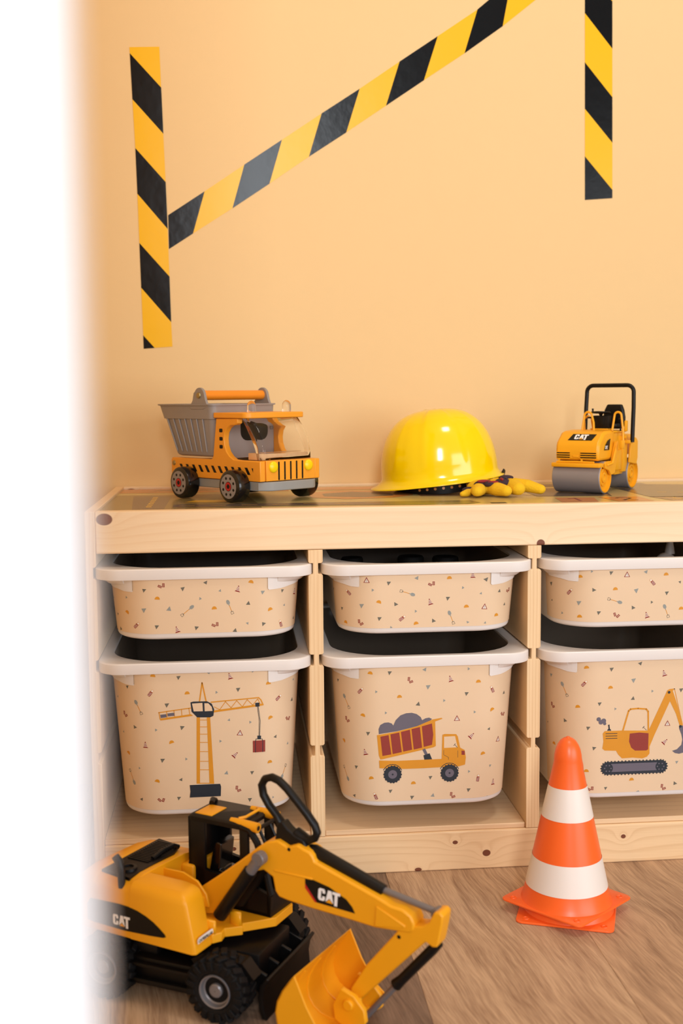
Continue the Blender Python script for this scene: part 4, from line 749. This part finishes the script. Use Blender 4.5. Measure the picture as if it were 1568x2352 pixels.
hp = [(.0185, .052), (.0200, .0665), (.0192, .0750), (.0168, .0810), (-.0010, .0956), (-.010, .0978), (-.040, .0990), (-.045, .0985), (-.045, .052)]
mb = MB().prism(hp, 'y', -.0365, .0365); hood = child('hood', mb, 'toy_yellow', ro, bev=.0042, smooth=40)
# grille slots, in relief on the front of the hood
mb = MB()
for a, b in ((-.034, -.012), (.006, .032)):
    for k in range(3): mb.box((.0178, a, .0565 + k * .0034), (.0203, b, .0583 + k * .0034), 1, bev=0)
    for k in range(4): mb.box((.0185, a, .0548 + k * .0034), (.0216, b, .0560 + k * .0034), 0)
mb.box((.0190, -.007, .0575), (.0208, .003, .0600), 0, bev=.0007)
child('front_vent', mb, ['toy_yellow', 'black'], ro)
child('hazard_bar', MB().tube([(.0225, -.033, .0500), (.0232, 0, .0505), (.0225, .030, .0500)], .0016, 8).box((.0195, -.030, .0495), (.0235, -.028, .0545)).box((.0195, .008, .0495), (.0235, .010, .0545)), 'toy_yellow', ro)
child('bumper', MB().box((.0085, -.0405, .0420), (.0265, .0405, .0487), bev=.0012), 'toy_yellow', ro)
mb = MB()     # CAT plate on the slope of the hood
mpl = plane_mapper((.0136, .0032, .0836), (0, 1, 0), Vector((-.0178, 0, .0146)).normalized(), .0005)
mb.face([mpl(-.0215, -.0002, 0), mpl(.0185, -.0002, 0), mpl(.0225, .0148, 0), mpl(-.0170, .0148, 0)], 0)
decal_cat(mb, mpl, -.0120, .0022, .0115, 2)
child('logo_plate', mb, ['black', 'white_paint', 'toy_yellow'], ro, smooth=0, nrm=False)
mb = MB(); mps = plane_mapper((0, .0366, .068), (-1, 0, 0), (0, 0, 1), .0006)
mb.face([mps(.000, .0002), mps(.021, .0000), mps(.0255, .0180), mps(.014, .0150), mps(.005, .0085)], 0); decal_cat(mb, mps, .0035, .0020, .0052, 2)
child('side_logo', mb, ['black', 'white_paint', 'toy_yellow'], ro, smooth=0, nrm=False)
mb = MB().box((-.062, -.034, .030), (-.040, .034, .094), bev=.0015).box((-.100, -.032, .026), (-.060, .032, .094), bev=.0015).box((-.075, .030, .034), (-.052, .037, .066), bev=.001).box((-.098, .028, .030), (-.078, .0375, .088), bev=.001).box((-.096, -.0375, .030), (-.060, -.028, .088), bev=.001).box((-.135, -.030, .056), (-.095, .030, .090), bev=.003)
child('main_body', mb, 'toy_yellow', ro)
for sg in (-1, 1):
    mb = MB(); yk = sg * .0412
    mb.prism([(.006, .0505), (-.026, .0505), (-.033, .066), (-.040, .080), (-.046, .082), (-.047, .060), (-.036, .030), (-.020, .0285), (-.012, .036), (.004, .040)], 'y', yk - sg * .004, yk)
    mb.tube([(-.0015, yk + sg * .0006, .045), (-.020, yk + sg * .0016, .047), (-.036, yk + sg * .0008, .070), (-.044, yk, .080)], .0022, 8)
    child('front_yoke', mb, 'toy_yellow', ro, bev=.0007)
for sg in (-1, 1):
    mb = MB(); yk = sg * .0418
    mb.prism([(-.098, .044), (-.128, .040), (-.134, .050), (-.134, .078), (-.126, .084), (-.112, .086), (-.104, .078)], 'y', yk - sg * .0035, yk)
    child('rear_yoke', mb, 'toy_yellow', ro, bev=.0008)
child('platform', MB().box((-.100, -.0345, .094), (-.045, .0345, .0975), bev=.0008).box((-.062, -.006, .097), (-.046, .024, .1010), bev=.0006), 'toy_yellow', ro)
child('console', MB().box((-.062, -.0015, .1008), (-.046, .0255, .1215), bev=.0012).box((-.0465, .008, .106), (-.0452, .018, .119), bev=.0004), 'black', ro)
st_ = MB(); c0 = (-.050, .0105, .1265)
st_.tube([(c0[0] + .013 * math.cos(a * PI / 12), c0[1] + .0150 * math.sin(a * PI / 12), c0[2] + .001 * math.cos(a * PI / 12)) for a in range(24)], .0014, 8, closed=True)
st_.lathe([(.0115, .1262), (.004, .1255), (.0022, .1215)], 'z', 20, o=(c0[0], c0[1], 0), cap0=True).tube([(c0[0], -.0035, .127), (c0[0], -.0035, .1330)], .0016, 8)
child('steering_wheel', st_, 'black', ro)
seat = MB(); seat.prism([(.006, .101), (.034, .101), (.0385, .106), (.0390, .118), (.0370, .130), (.0335, .1392), (.009, .1392), (.0045, .130), (.002, .118), (.002, .105)], 'x', -.086, -.078); seat.box((-.086, .003, .100), (-.062, .037, .1085), bev=.003)
child('seat', seat, 'black', ro, bev=.0022)
child('lever', MB().tube([(-.060, .040, .097), (-.058, .040, .115), (-.056, .0395, .1165)], .0014, 8, rs=[.0014, .0014, .002]), 'black', ro); child('lever', MB().tube([(-.070, -.004, .118), (-.052, -.012, .118)], .0014, 8), 'black', ro)
def hoop(y0, y1, zl, zr, xo=0):
    r = (y1 - y0) / 2; yc = (y0 + y1) / 2; zt = .1275
    return [(-.036 + xo, y0 - .002, zl)] + [(-.040 + xo, yc - r * math.cos(a * PI / 8), zt - r + r * math.sin(a * PI / 8)) for a in range(9)] + [(-.036 + xo, y1 + .0045, (zt + zr) / 2 - .002), (-.034 + xo, y1 + .0060, zr)]
child('grab_rail', MB().tube(hoop(-.0135, -.0005, .098, .098), .0018, 8), 'toy_yellow', ro); child('grab_rail', MB().tube(hoop(.0375, .0500 - .001, .098, .076), .0018, 8).box((-.038, .0500, .070), (-.029, .0565, .083), bev=.001), 'toy_yellow', ro)
child('side_guard', MB().tube([(-.066, -.024, .098), (-.066, -.025, .115), (-.066, -.0185, .121), (-.066, -.012, .117), (-.066, -.009, .100)], .0028, 8, flat=.6), 'toy_yellow', ro); child('side_guard', MB().box((-.072, .044, .096), (-.064, .048, .1135), bev=.0015), 'toy_yellow', ro)
rp = [(-.080, -.0290, .092), (-.0835, -.0290, .135), (-.085, -.0285, .158)] + [(-.085, -.0175 - .011 * math.cos(a * PI / 12), .1590 + .011 * math.sin(a * PI / 12)) for a in range(7)] + [(-.085, .0405 + .011 * math.sin(a * PI / 12), .159 + .011 * math.cos(a * PI / 12)) for a in range(7)] + [(-.085, .0517, .135), (-.082, .0515, .078)]
child('roll_bar', MB().tube(rp, .0034, 12), 'black', ro)
child('roll_bar_mount', MB().box((-.092, .0350, .076), (-.076, .0500, .0815), bev=.001), 'toy_yellow', ro); child('roll_bar_mount', MB().box((-.088, .0345, .084), (-.079, .0420, .0900), bev=.001), 'toy_yellow', ro)
# ------------------------------------------------------------------ traffic cones (one stacked on another)
def cone(loc, rz, zb, tilt=0, label='', white=True):
    c = empty('traffic_cone', loc, rz); tag(c, label, 'traffic cone', 'toy traffic cones stacked in front of the right bin'); c.rotation_euler = (tilt, 0, rz)
    z0 = zb
    r = lambda z: .0612 - .2145 * z
    mb = MB(); h = .0625
    base = lambda z, d=0: [(x, y, z) for x, y, _ in rrect(-h + d, h - d, -h + d, h - d, .009, 0, 6)]
    mb.loft([base(z0, .0008), base(z0 + .0006), base(z0 + .0020), base(z0 + .0028, .0008)], 0)
    for sx in (-1, 1):
        for sy in (-1, 1): mb.lathe([(.0045, z0 + .0026), (.0042, z0 + .0036), (.0030, z0 + .0036), (.0026, z0 + .0029), (.0004, z0 + .0029)], 'z', 16, o=(sx * (h - .0125), sy * (h - .0125), 0))
    child('base', mb, 'cone_orange', c, smooth=40)
    o_ = z0 - .012; rz_ = lambda z: r(z)       # z measured as if base at .012
    prof = [(.0600, .0145), (.0592, .0160), (r(.020), .021)] + [(r(z), z) for z in (.035, .0361, .074, .0752, .128, .1292, .169, .1702, .200)]
    prof += [(.0182, .2040), (.0176, .2100), (.0160, .2170), (.0135, .2232), (.0100, .2285), (.0060, .2315), (.0030, .2325), (.0024, .2335), (.0003, .2338)]
    child('body', MB().lathe([(a, b + o_) for a, b in prof], 'z', 72, cap0=False, cap1=True), 'cone_orange', c, smooth=50)
    if white:
        for a, b in ((.0355, .0745), (.1285, .1695)):
            k = MB().lathe([(r(z) + .0003, z + o_) for z in (a, (a + b) / 2, b)], 'z', 72, cap0=False, cap1=False)
            child('white_band', k, 'cone_white', c, smooth=60)
    return c
cone((.3195, -.1415, 0), math.radians(-50.3), .0135, 0, 'orange traffic cone with two white bands, on top of its stack')
cone((.3222, -.1400, 0), math.radians(-20.8), .0002, 0, 'lower orange traffic cone, only its square foot showing under the other')
# ------------------------------------------------------------------ wheeled toy excavator
YW = math.radians(-34.2)
ex = empty('toy_excavator', (-.1155, -.3025, 0), YW); tag(ex, 'large yellow toy wheeled excavator with black cab on the floor', 'toy excavator')
chs = Matrix.Translation((-.055, 0, 0)) @ Matrix.Rotation(math.radians(6.2), 4, 'Z')   # undercarriage is turned a little under the upper body
def cc(name, mb, mats, parent=None, **kw):
    if parent is None: mb.bm.transform(chs)
    return child(name, mb, mats, parent or ex, **kw)
mb = MB().box((-.112, -.040, .024), (.100, .040, .064), bev=.003).box((-.108, -.060, .040), (-.020, .060, .062), bev=.003).box((-.045, -.072, .018), (.034, -.042, .052), bev=.003).box((-.045, .042, .018), (.034, .072, .052), bev=.003)
mb.box((-.045, -.080, .026), (.034, -.068, .030), bev=.001).box((-.045, -.080, .044), (.034, -.068, .048), bev=.001)
mb.lathe([(.034, .060), (.036, .064), (.036, .074), (.034, .076)], 'z', 40, o=(.0, 0, 0))
mb.lathe([(.012, -.075), (.012, .075)], 'y', 16, o=(.068, 0, .036)).lathe([(.012, -.075), (.012, .075)], 'y', 16, o=(-.077, 0, .036))
mb.prism([(.030, .060), (.044, .069), (.094, .066), (.108, .050), (.102, .046), (.090, .056), (.048, .060), (.036, .052)], 'y', -.070, -.050).prism([(.030, .060), (.044, .069), (.094, .066), (.108, .050), (.102, .046), (.090, .056), (.048, .060), (.036, .052)], 'y', .050, .070)
cc('undercarriage', mb, 'black', smooth=35)
def tyre(x, yc, sg):
    R, w = .0368, .032; mb = MB(); o_ = yc + sg * w / 2; i_ = yc - sg * w / 2
    pf = [(.020, i_), (R - .008, i_), (R - .0035, i_ + sg * .003), (R - .003, yc), (R - .0035, o_ - sg * .003), (R - .008, o_), (R - .014, o_ + sg * .0005), (.0200, o_ - sg * .001), (.0188, o_ - sg * .006)]
    mb.lathe(pf, 'y', 40)
    nb = 20
    for k in range(nb):
        for s2 in (-1, 1):
            a = 2 * PI * (k + (0 if s2 > 0 else .5)) / nb
            m = Matrix.Rotation(-a, 4, 'Y')
            b2 = MB().box((-.0034, -.0068, R - .0045), (.0034, .0068, R + .0004), bev=.0008, seg=1)
            b2.bm.transform(m @ Matrix.Translation((0, yc + s2 * w * .26, 0)) @ Matrix.Rotation(s2 * .45, 4, 'Z'))
            b3 = MB().box((-.0030, -.0015, R - .0125), (.0030, .0015, R - .003), bev=.0006, seg=1)
            b3.bm.transform(m @ Matrix.Translation((0, yc + s2 * (w / 2), 0)))
            for b_ in (b2, b3):
                me = bpy.data.meshes.new('t'); b_.bm.to_mesh(me); mb.bm.from_mesh(me); bpy.data.meshes.remove(me); b_.bm.free()
    e = empty('x'); bpy.data.objects.remove(e)
    mb.bm.transform(Matrix.Translation((x, 0, R + .0003)))
    t = cc('tyre', mb, 'black_matte', smooth=35)
    rm = MB().lathe([(.0192, o_ - sg * .0012), (.0186, o_ + sg * .0004), (.0172, o_ - sg * .0002), (.0160, o_ - sg * .005), (.0110, o_ - sg * .0085), (.0080, o_ - sg * .0075), (.0078, o_ - sg * .0030), (.0064, o_ - sg * .0018), (.0005, o_ - sg * .0016)], 'y', 36, cap0=False, cap1=False)
    rm.bm.transform(chs @ Matrix.Translation((x, 0, R + .0003)))
    child('rim', rm, 'rim_grey', t)
for x in (.068, -.077):
    tyre(x, -.071, -1); tyre(x, .071, 1)
# dozer blade in front
bl = [(.112, .001), (.118, .0008), (.114, .012), (.113, .026), (.1155, .038), (.121, .047), (.118, .049), (.110, .040), (.1075, .026), (.1085, .010)]
mb = MB().prism(bl, 'y', -.060, .064)
for y in (-.045, -.015, .018, .048): mb.prism([(.076, .040), (.110, .018), (.112, .045), (.094, .052)], 'y', y - .002, y + .002)
cc('dozer_blade', mb, 'black', bev=.0008, smooth=35)
# --- engine housing
hs = MB()
def side_sec(x, top, ybev=0.0):
    return [(x, -.083, .0745), (x, -.083, .0830), (x, -.0825, top - .008), (x, -.0805, top - .0035), (x, -.0765, top + .0010), (x, -.070, top + .0040), (x, -.055, top + .0060), (x, -.030, top + .0055), (x, .020, top + .0030), (x, .045, top - .0020), (x, .0600, top - .0100), (x, .068, .105), (x, .070, .0745)]
hs.loft([side_sec(-.176, .112), side_sec(-.170, .126), side_sec(-.160, .1345), side_sec(-.148, .1365), side_sec(-.1415, .1362), side_sec(-.1405, .1345), side_sec(-.096, .1345), side_sec(-.088, .1345)], 0)
def blk(x, xt, y1, z): return None
fr = [(-.090, -.083), (-.0875, -.083), (-.004, -.083), (0, -.0800), (0, -.052), (-.004, -.046), (-.014, -.044), (-.090, -.044)]
def fring(z, k):      # k: lean-back of the front face and softening of the top
    return [(-.0885 if p[0] < -.08 else p[0] - (.013 * (z - .075) / .06 if p[0] > -.03 else 0) - (k if p[0] > -.03 else 0), p[1] + (k * .9 if p[1] < -.07 else (-k * .4 if p[1] > -.05 else 0)), z) for p in fr]
hs.loft([fring(.0745, 0), fring(.084, 0), fring(.128, 0), fring(.1335, .0015), fring(.1372, .0045), fring(.1395, .010)], 0)
# scooped recess floor and its curved wall behind the block
hs.box((-.089, -.045, .0745), (-.030, -.018, .112), bev=.002).box((-.089, .012, .0745), (-.070, .070, .128), bev=.003)
sc = [(-.089, .1345), (-.060, .1350), (-.040, .128), (-.028, .1150), (-.024, .100), (-.089, .100)]
hs.prism(sc, 'y', -.0215, -.0185)
hs.box((-.072, -.040, .112), (-.050, -.028, .1165), bev=.001).box((-.046, -.036, .112), (-.036, -.026, .1150), bev=.001)
housing = child('engine_housing', hs, 'dig_yellow', ex, bev=.0016, smooth=45)
# lower front frame under cab and boom foot
lf = MB().prism([(-.060, -.052), (.000, -.050), (.006, -.040), (.003, -.030), (.018, -.016), (.014, -.010), (.028, .006), (.040, .020), (.038, .060), (.016, .083), (-.090, .083), (-.090, -.050)], 'z', .0745, .0850)
lf.box((-.020, -.048, .084), (.002, -.044, .100), bev=.001).box((.002, -.018, .084), (.016, -.014, .101), bev=.001)
child('front_frame', lf, 'dig_yellow', ex, bev=.0015, smooth=35)
# deck grille, handles and exhaust
mb = MB().prism([(-.139, -.070), (-.096, -.074), (-.096, .010), (-.104, .030), (-.139, .036)], 'z', .1375, .1412)
for k in range(15):
    y = -.030 + k * .0040; mb.box((-.134, y, .1410), (-.104, y + .0018, .1424))
mb.lathe([(.010, .1410), (.0095, .1440), (.006, .1446), (.0058, .1425), (.0004, .1425)], 'z', 24, o=(-.112, -.055, 0)).tube([(-.105, -.020, .1425), (-.104, .0, .146), (-.103, .018, .1455), (-.100, .024, .142)], .0028, 8)
child('deck_grille', mb, 'black', housing)
child('exhaust', MB().tube([(-.1035, -.078, .130), (-.1040, -.078, .150), (-.1070, -.078, .160), (-.1120, -.078, .1650)], .0046, 12, rs=[.0042, .0046, .0050, .0046]), 'black', housing)
mb = MB(); mp = plane_mapper((0, -.0832, 0), (1, 0, 0), (0, 0, 1), .0003)
mb.face([mp(*p) for p in [(-.0385, .0880), (-.0400, .0905), (-.048, .0965), (-.056, .1015), (-.066, .1060), (-.078, .1098), (-.090, .1118), (-.104, .1125), (-.145, .1110), (-.150, .104), (-.150, .0850), (-.141, .0835), (-.098, .0825), (-.060, .0845), (-.042, .0862)]], 0)
decal_cat(mb, mp, -.1130, .0872, .0125, 2)
child('side_logo', mb, ['black', 'white_paint', 'dig_yellow'], housing, smooth=0, nrm=False)
# small maker's label on the front of the housing
mb = MB(); mp = plane_mapper((-.0005, -.0772, .0855), (0, 1, .010), (-.10, 0, 1), .0008)
mb.face([mp(0, 0), mp(.0300, .0012), mp(.0300, .0052), mp(.0265, .0066), mp(.003, .0062), mp(0, .0045)], 0)
child('front_label', mb, ['st_W'], housing, smooth=0, nrm=False)
tc = bpy.data.curves.new('label_text', 'FONT'); tc.body = 'CATERPILLAR'; tc.size = .0046; tc.extrude = 0; tc.space_character = .92; tc.offset = .00012
to = bpy.data.objects.new('label_text', tc); COL.objects.link(to)
bpy.context.view_layer.update()
me = bpy.data.meshes.new_from_object(to); bpy.data.objects.remove(to)
lt = bpy.data.objects.new('label_lettering', me); COL.objects.link(lt); me.materials.clear(); me.materials.append(M['black']); lt.parent = housing
lt.matrix_local = Matrix(((0, 0, 1, .0009), (1, 0, 0, -.0762), (.010, 1, 0, .0870), (0, 0, 0, 1)))
# --- cab
k_ = MB(); yn, yf_ = .0165, .0745
def bar(a, b, r=.0035, fl=1): k_.tube([a, b], r, 8, flat=fl)
roofz = .1895
k_.loft([rrect(-.080, .000, yn - .0005, yf_ + .001, .006, roofz - .007, 4), rrect(-.080, .001, yn - .0005, yf_ + .001, .006, roofz - .002, 4), rrect(-.077, -.002, yn + .002, yf_ - .002, .006, roofz, 4)], 0)
for yy, sg in ((yn, 1), (yf_, -1)):
    k_.box((-.080, min(yy, yy + sg * .005), .078), (-.056, max(yy, yy + sg * .005), roofz - .003), bev=.0015)          # rear pillar
    k_.box((-.007, min(yy, yy + sg * .005), .078), (.005, max(yy, yy + sg * .005), roofz - .003), bev=.0012)           # door pillar
    k_.prism([(-.080, .078), (.034, .078), (.036, .110), (.010, .118), (-.050, .124), (-.080, .130)], 'y', yy, yy + sg * .005)
    k_.tube([(-.006, yy + sg * .003, roofz - .004), (.006, yy + sg * .003, roofz - .006), (.016, yy + sg * .003, .170), (.026, yy + sg * .003, .145), (.034, yy + sg * .003, .112)], .0042, 8)
k_.box((-.080, yn, .078), (-.075, yf_, roofz - .003), bev=.001); k_.box((-.080, yn, .078), (.034, yf_, .090), bev=.001); k_.box((.029, yn, .084), (.035, yf_, .112), bev=.001)
for y in (.030, .052): k_.tube([(.012, y, .183), (.024, y, .160), (.040, y, .112)], .0021, 6)
k_.tube([(.012, .024, .183), (.014, .046, .184), (.014, .072, .184)], .0024, 6).tube([(-.076, .068, .190), (-.074, .060, .194), (-.070, .052, .1925)], .0035, 8)
cab = child('cab', k_, 'black', ex, smooth=38)
child('seat', MB().prism([(-.060, .112), (-.052, .150), (-.048, .157), (-.040, .155), (-.044, .122), (-.022, .120), (-.022, .110), (-.058, .104)], 'y', .028, .056).box((-.055, .030, .088), (-.025, .054, .108), bev=.002), 'black_gloss', cab, bev=.003)
child('roof_panel', MB().box((-.073, yn + .0055, roofz - .0004), (-.049, .053, roofz + .0010), bev=.0004), 'dig_yellow', cab)
for y in (.0225, .0660):
    child('roof_lamp', MB().tube([(-.022, y, .1900), (-.008, y, .1882), (.008, y, .1868), (.016, y, .1862)], .0055, 14, rs=[.0030, .0052, .0058, .0060], flat=1), 'dig_yellow', cab)
    child('lamp_face', MB().disc((.0163, y, .1862), .0030, 'x', 12), 'black', cab, smooth=0)
child('lamp_bracket', MB().tube([(-.012, .024, .1925), (-.006, .030, .1935), (-.006, .058, .1935), (-.012, .064, .1925)], .0018, 8), 'dig_yellow', cab)
# --- boom
bp = [(-.050, .104), (-.040, .119), (-.012, .140), (.015, .161), (.039, .181), (.050, .189), (.065, .1935), (.074, .190), (.078, .188), (.083, .1905), (.090, .1930), (.099, .1895), (.106, .1875), (.110, .184), (.1125, .178), (.150, .166), (.188, .154), (.196, .151), (.205, .1475), (.218, .1465), (.228, .1415), (.232, .1330), (.231, .1260), (.226, .1225), (.186, .1195), (.158, .1215), (.110, .1240), (.078, .1265), (.066, .1285), (.061, .1345), (.058, .1500), (.046, .1560), (.028, .1490), (.004, .1180), (-.014, .0920), (-.040, .0860)]
boom = child('boom', MB().prism(bp, 'y', -.0145, .0115), 'dig_yellow', ex, bev=.0020, smooth=38)
child('boom_rib', MB().box((.060, -.0155, .1570), (.110, -.0125, .1595)), 'dig_yellow', boom, bev=.0010); child('boom_rib', MB().prism([(.188, .1450), (.222, .1305), (.222, .1275), (.186, .1215)], 'y', -.0160, -.0140), 'dig_yellow', boom, bev=.0010)
mb = MB().disc((.0802, -.0148, .1862), .0021, 'y', 14); child('pin_hole', mb, 'black', boom, smooth=0)
mb = MB(); mp = plane_mapper((0, -.0146, 0), (1, 0, 0), (0, 0, 1), .0003)
mb.face([mp(*p) for p in [(.1005, .1585), (.112, .1575), (.131, .1535), (.152, .1440), (.159, .1370), (.1625, .1305), (.114, .1330), (.1005, .1500)]], 0)
mb.face([mp(p[0], p[1], 1) for p in [(.1005, .1520), (.1015, .1505), (.1155, .1328), (.1125, .1330), (.1005, .1465)]], 3)
mpr = plane_mapper((.1150, -.0146, .1355), Vector((1, 0, -.07)).normalized(), Vector((.07, 0, 1)).normalized(), .0003); decal_cat(mb, mpr, .0015, .0015, .0140, 2)
child('boom_logo', mb, ['black', 'white_paint', 'dig_yellow', 'red'], boom, smooth=0, nrm=False)
# loop handle on the boom
hp_ = [(.064, 0, .196), (.063, 0, .206), (.056, 0, .216), (.046, 0, .226), (.0385, 0, .237), (.0365, 0, .248), (.0410, 0, .2560), (.0500, 0, .2590), (.0595, 0, .2565), (.0700, 0, .2490), (.0830, 0, .2365), (.0960, 0, .2235), (.1050, 0, .2130), (.1080, 0, .2050), (.1050, 0, .1985), (.0970, 0, .1950), (.0890, 0, .1975), (.0800, 0, .2020)]
hd = MB().tube(hp_, .0047, 12, rs=[.0075, .0060] + [.0045] * 13 + [.0050, .0060, .0060], flat=1.15)
hd.prism([(.056, .182), (.0585, .196), (.060, .209), (.067, .213), (.074, .206), (.083, .2000), (.095, .1960), (.099, .188), (.097, .180)], 'y', -.0080, .0060)
child('carry_handle', hd, 'black', boom, bev=.0015, smooth=50)
# rams
for y in (-.0235, .0195):
    child('boom_ram', MB().tube([(-.008, y, .0950), (.004, y, .112), (.0350, y, .1560)], .0080, 16), 'black', ex)
    child('ram_head', MB().tube([(.0345, y, .1555), (.046, y, .1710)], .0064, 14).lathe([(.0070, y - .0055), (.0078, y - .0045), (.0078, y + .0045), (.0070, y + .0055)], 'y', 18, o=(.0475, 0, .1730)), 'steel', ex)
child('arm_ram', MB().tube([(.098, 0, .1845), (.104, 0, .1835), (.146, 0, .1705), (.190, 0, .1560)], .0078, 16, rs=[.006, .0080, .0072, .0066]), 'black', ex)
child('arm_ram_rod', MB().tube([(.186, 0, .1575), (.252, 0, .1455)], .0036, 12).lathe([(.0060, -.006), (.0068, -.005), (.0068, .005), (.0060, .006)], 'y', 16, o=(.2535, 0, .1440)), 'steel', ex)
# --- stick
sk = [(.2535, .1500), (.2600, .1515), (.2640, .1480), (.2630, .1400), (.2590, .1200), (.2570, .1130), (.2520, .1120), (.2440, .1160), (.168, .0345), (.160, .0330), (.1545, .0370), (.1550, .0440), (.174, .0745), (.2060, .1140), (.2130, .1230), (.2240, .1300), (.2400, .1320), (.2480, .1380)]
stick = child('dipper_arm', MB().prism(sk, 'y', -.0125, .0095), 'dig_yellow', ex, bev=.0016, smooth=38)
child('pin_hole', MB().disc((.2135, -.0128, .1150), .0022, 'y', 14), 'black', stick, smooth=0)
child('bucket_ram', MB().tube([(.2545, -.001, .1130), (.247, -.001, .1040), (.2110, -.001, .0620), (.2040, -.001, .0545)], .0062, 14, rs=[.005, .0058, .0056, .0068]), 'black', ex)
child('bucket_ram_rod', MB().tube([(.2060, -.001, .0560), (.1690, -.001, .0110)], .0036, 12), 'steel', ex)
# --- bucket
outer = [(.1215, .0780), (.1150, .0700), (.1065, .0580), (.1000, .0450), (.0975, .0320), (.0995, .0200), (.1060, .0100), (.1160, .0035), (.1290, .0006), (.1420, .0010), (.1560, .0040), (.1680, .0095)]
ya, yb = -.0750, .0500
bk = MB(); th = .0022
inner = []
for i, p in enumerate(outer):
    a = Vector(outer[max(i - 1, 0)]); b = Vector(outer[min(i + 1, len(outer) - 1)]); t = (b - a).normalized(); inner.append((p[0] - t.y * th if i else p[0] + .0010, p[1] + t.x * th if i else p[1]))
bk.prism(outer + list(reversed(inner)), 'y', ya, yb)
for y in (ya, yb - .0022):
    bk.prism(outer + [(.1560, .0190), (.1450, .0330), (.1360, .0470), (.1290, .0620)], 'y', y, y + .0022)
bucket = child('bucket', bk, 'dig_yellow', ex, bev=.0007, smooth=45)
mb = MB()
for y in (-.045, -.0125, .020):
    pts = [(inner[i][0] + .0006, y, inner[i][1] + .0004) for i in range(1, 10)]; mb.tube(pts, .0012, 6)
child('bucket_rib', mb, 'dig_yellow', bucket)
child('bucket_bracket', MB().prism([(.1500, .0480), (.1660, .0430), (.1780, .0300), (.1800, .0160), (.1700, .0080), (.1540, .0050), (.1420, .0120), (.1400, .0280)], 'y', -.0260, -.0190).prism([(.1500, .0480), (.1660, .0430), (.1780, .0300), (.1800, .0160), (.1700, .0080), (.1540, .0050), (.1420, .0120), (.1400, .0280)], 'y', .0120, .0180).lathe([(.006, -.030), (.006, .022)], 'y', 14, o=(.1600, 0, .0330)).box((.150, -.024, .002), (.166, .016, .014), bev=.002), 'dig_yellow', bucket, bev=.0010)
child('link_arm', MB().prism([(.1600, .0400), (.1700, .0380), (.1760, .0120), (.1720, .0040), (.1650, .0060), (.1640, .0200)], 'y', -.0190, -.0150), 'dig_yellow', ex, bev=.0010)
# ------------------------------------------------------------------ contents of the upper bins
tw = None
def toy_tyre(x, y, z, r, k):  # loose black toy wheel, built as tyre and hub
    global tw
    e = empty('rubber_puck', (x, y, z)); tag(e, ['small black rubber puck at the left in the bin above the dump truck', 'lowest small black rubber puck in the bin above the dump truck', 'wide black rubber puck near the middle of the bin above the dump truck', 'rightmost black rubber puck in the bin above the dump truck'][k], 'rubber puck', 'rubber pucks inside the upper middle bin')
    child('rubber', MB().lathe([(r * .5, -.006), (r * .9, -.009), (r, -.006), (r, .006), (r * .9, .009), (r * .5, .006)], 'z', 28), 'black_matte', e)
    child('hub', MB().lathe([(r * .52, .0055), (r * .4, .003), (r * .15, .004), (.0004, .004)], 'z', 20, cap0=False), 'black', e)
for k, (x, y, r) in enumerate(((.066, .150, .017), (.110, .110, .016), (.153, .130, .020), (.205, .125, .020))): toy_tyre(x, y, [.428, .420, .431, .430][k], r, k)
e = empty('toy_figure', (.562, .165, .3525)); tag(e, 'small white toy figure with pointed ear inside the upper right bin', 'toy figure')
child('body', MB().ball((0, 0, .0350), .028, .8, .7, 1.05).ball((0, -.004, .066), .016, 1, .9, .85), 'white_plastic', e)
child('ear', MB().lathe([(.008, .078), (.0065, .088), (.0045, .098), (.0015, .103), (.0002, .104)], 'z', 14, o=(.006, -.004, 0)), 'white_plastic', e)
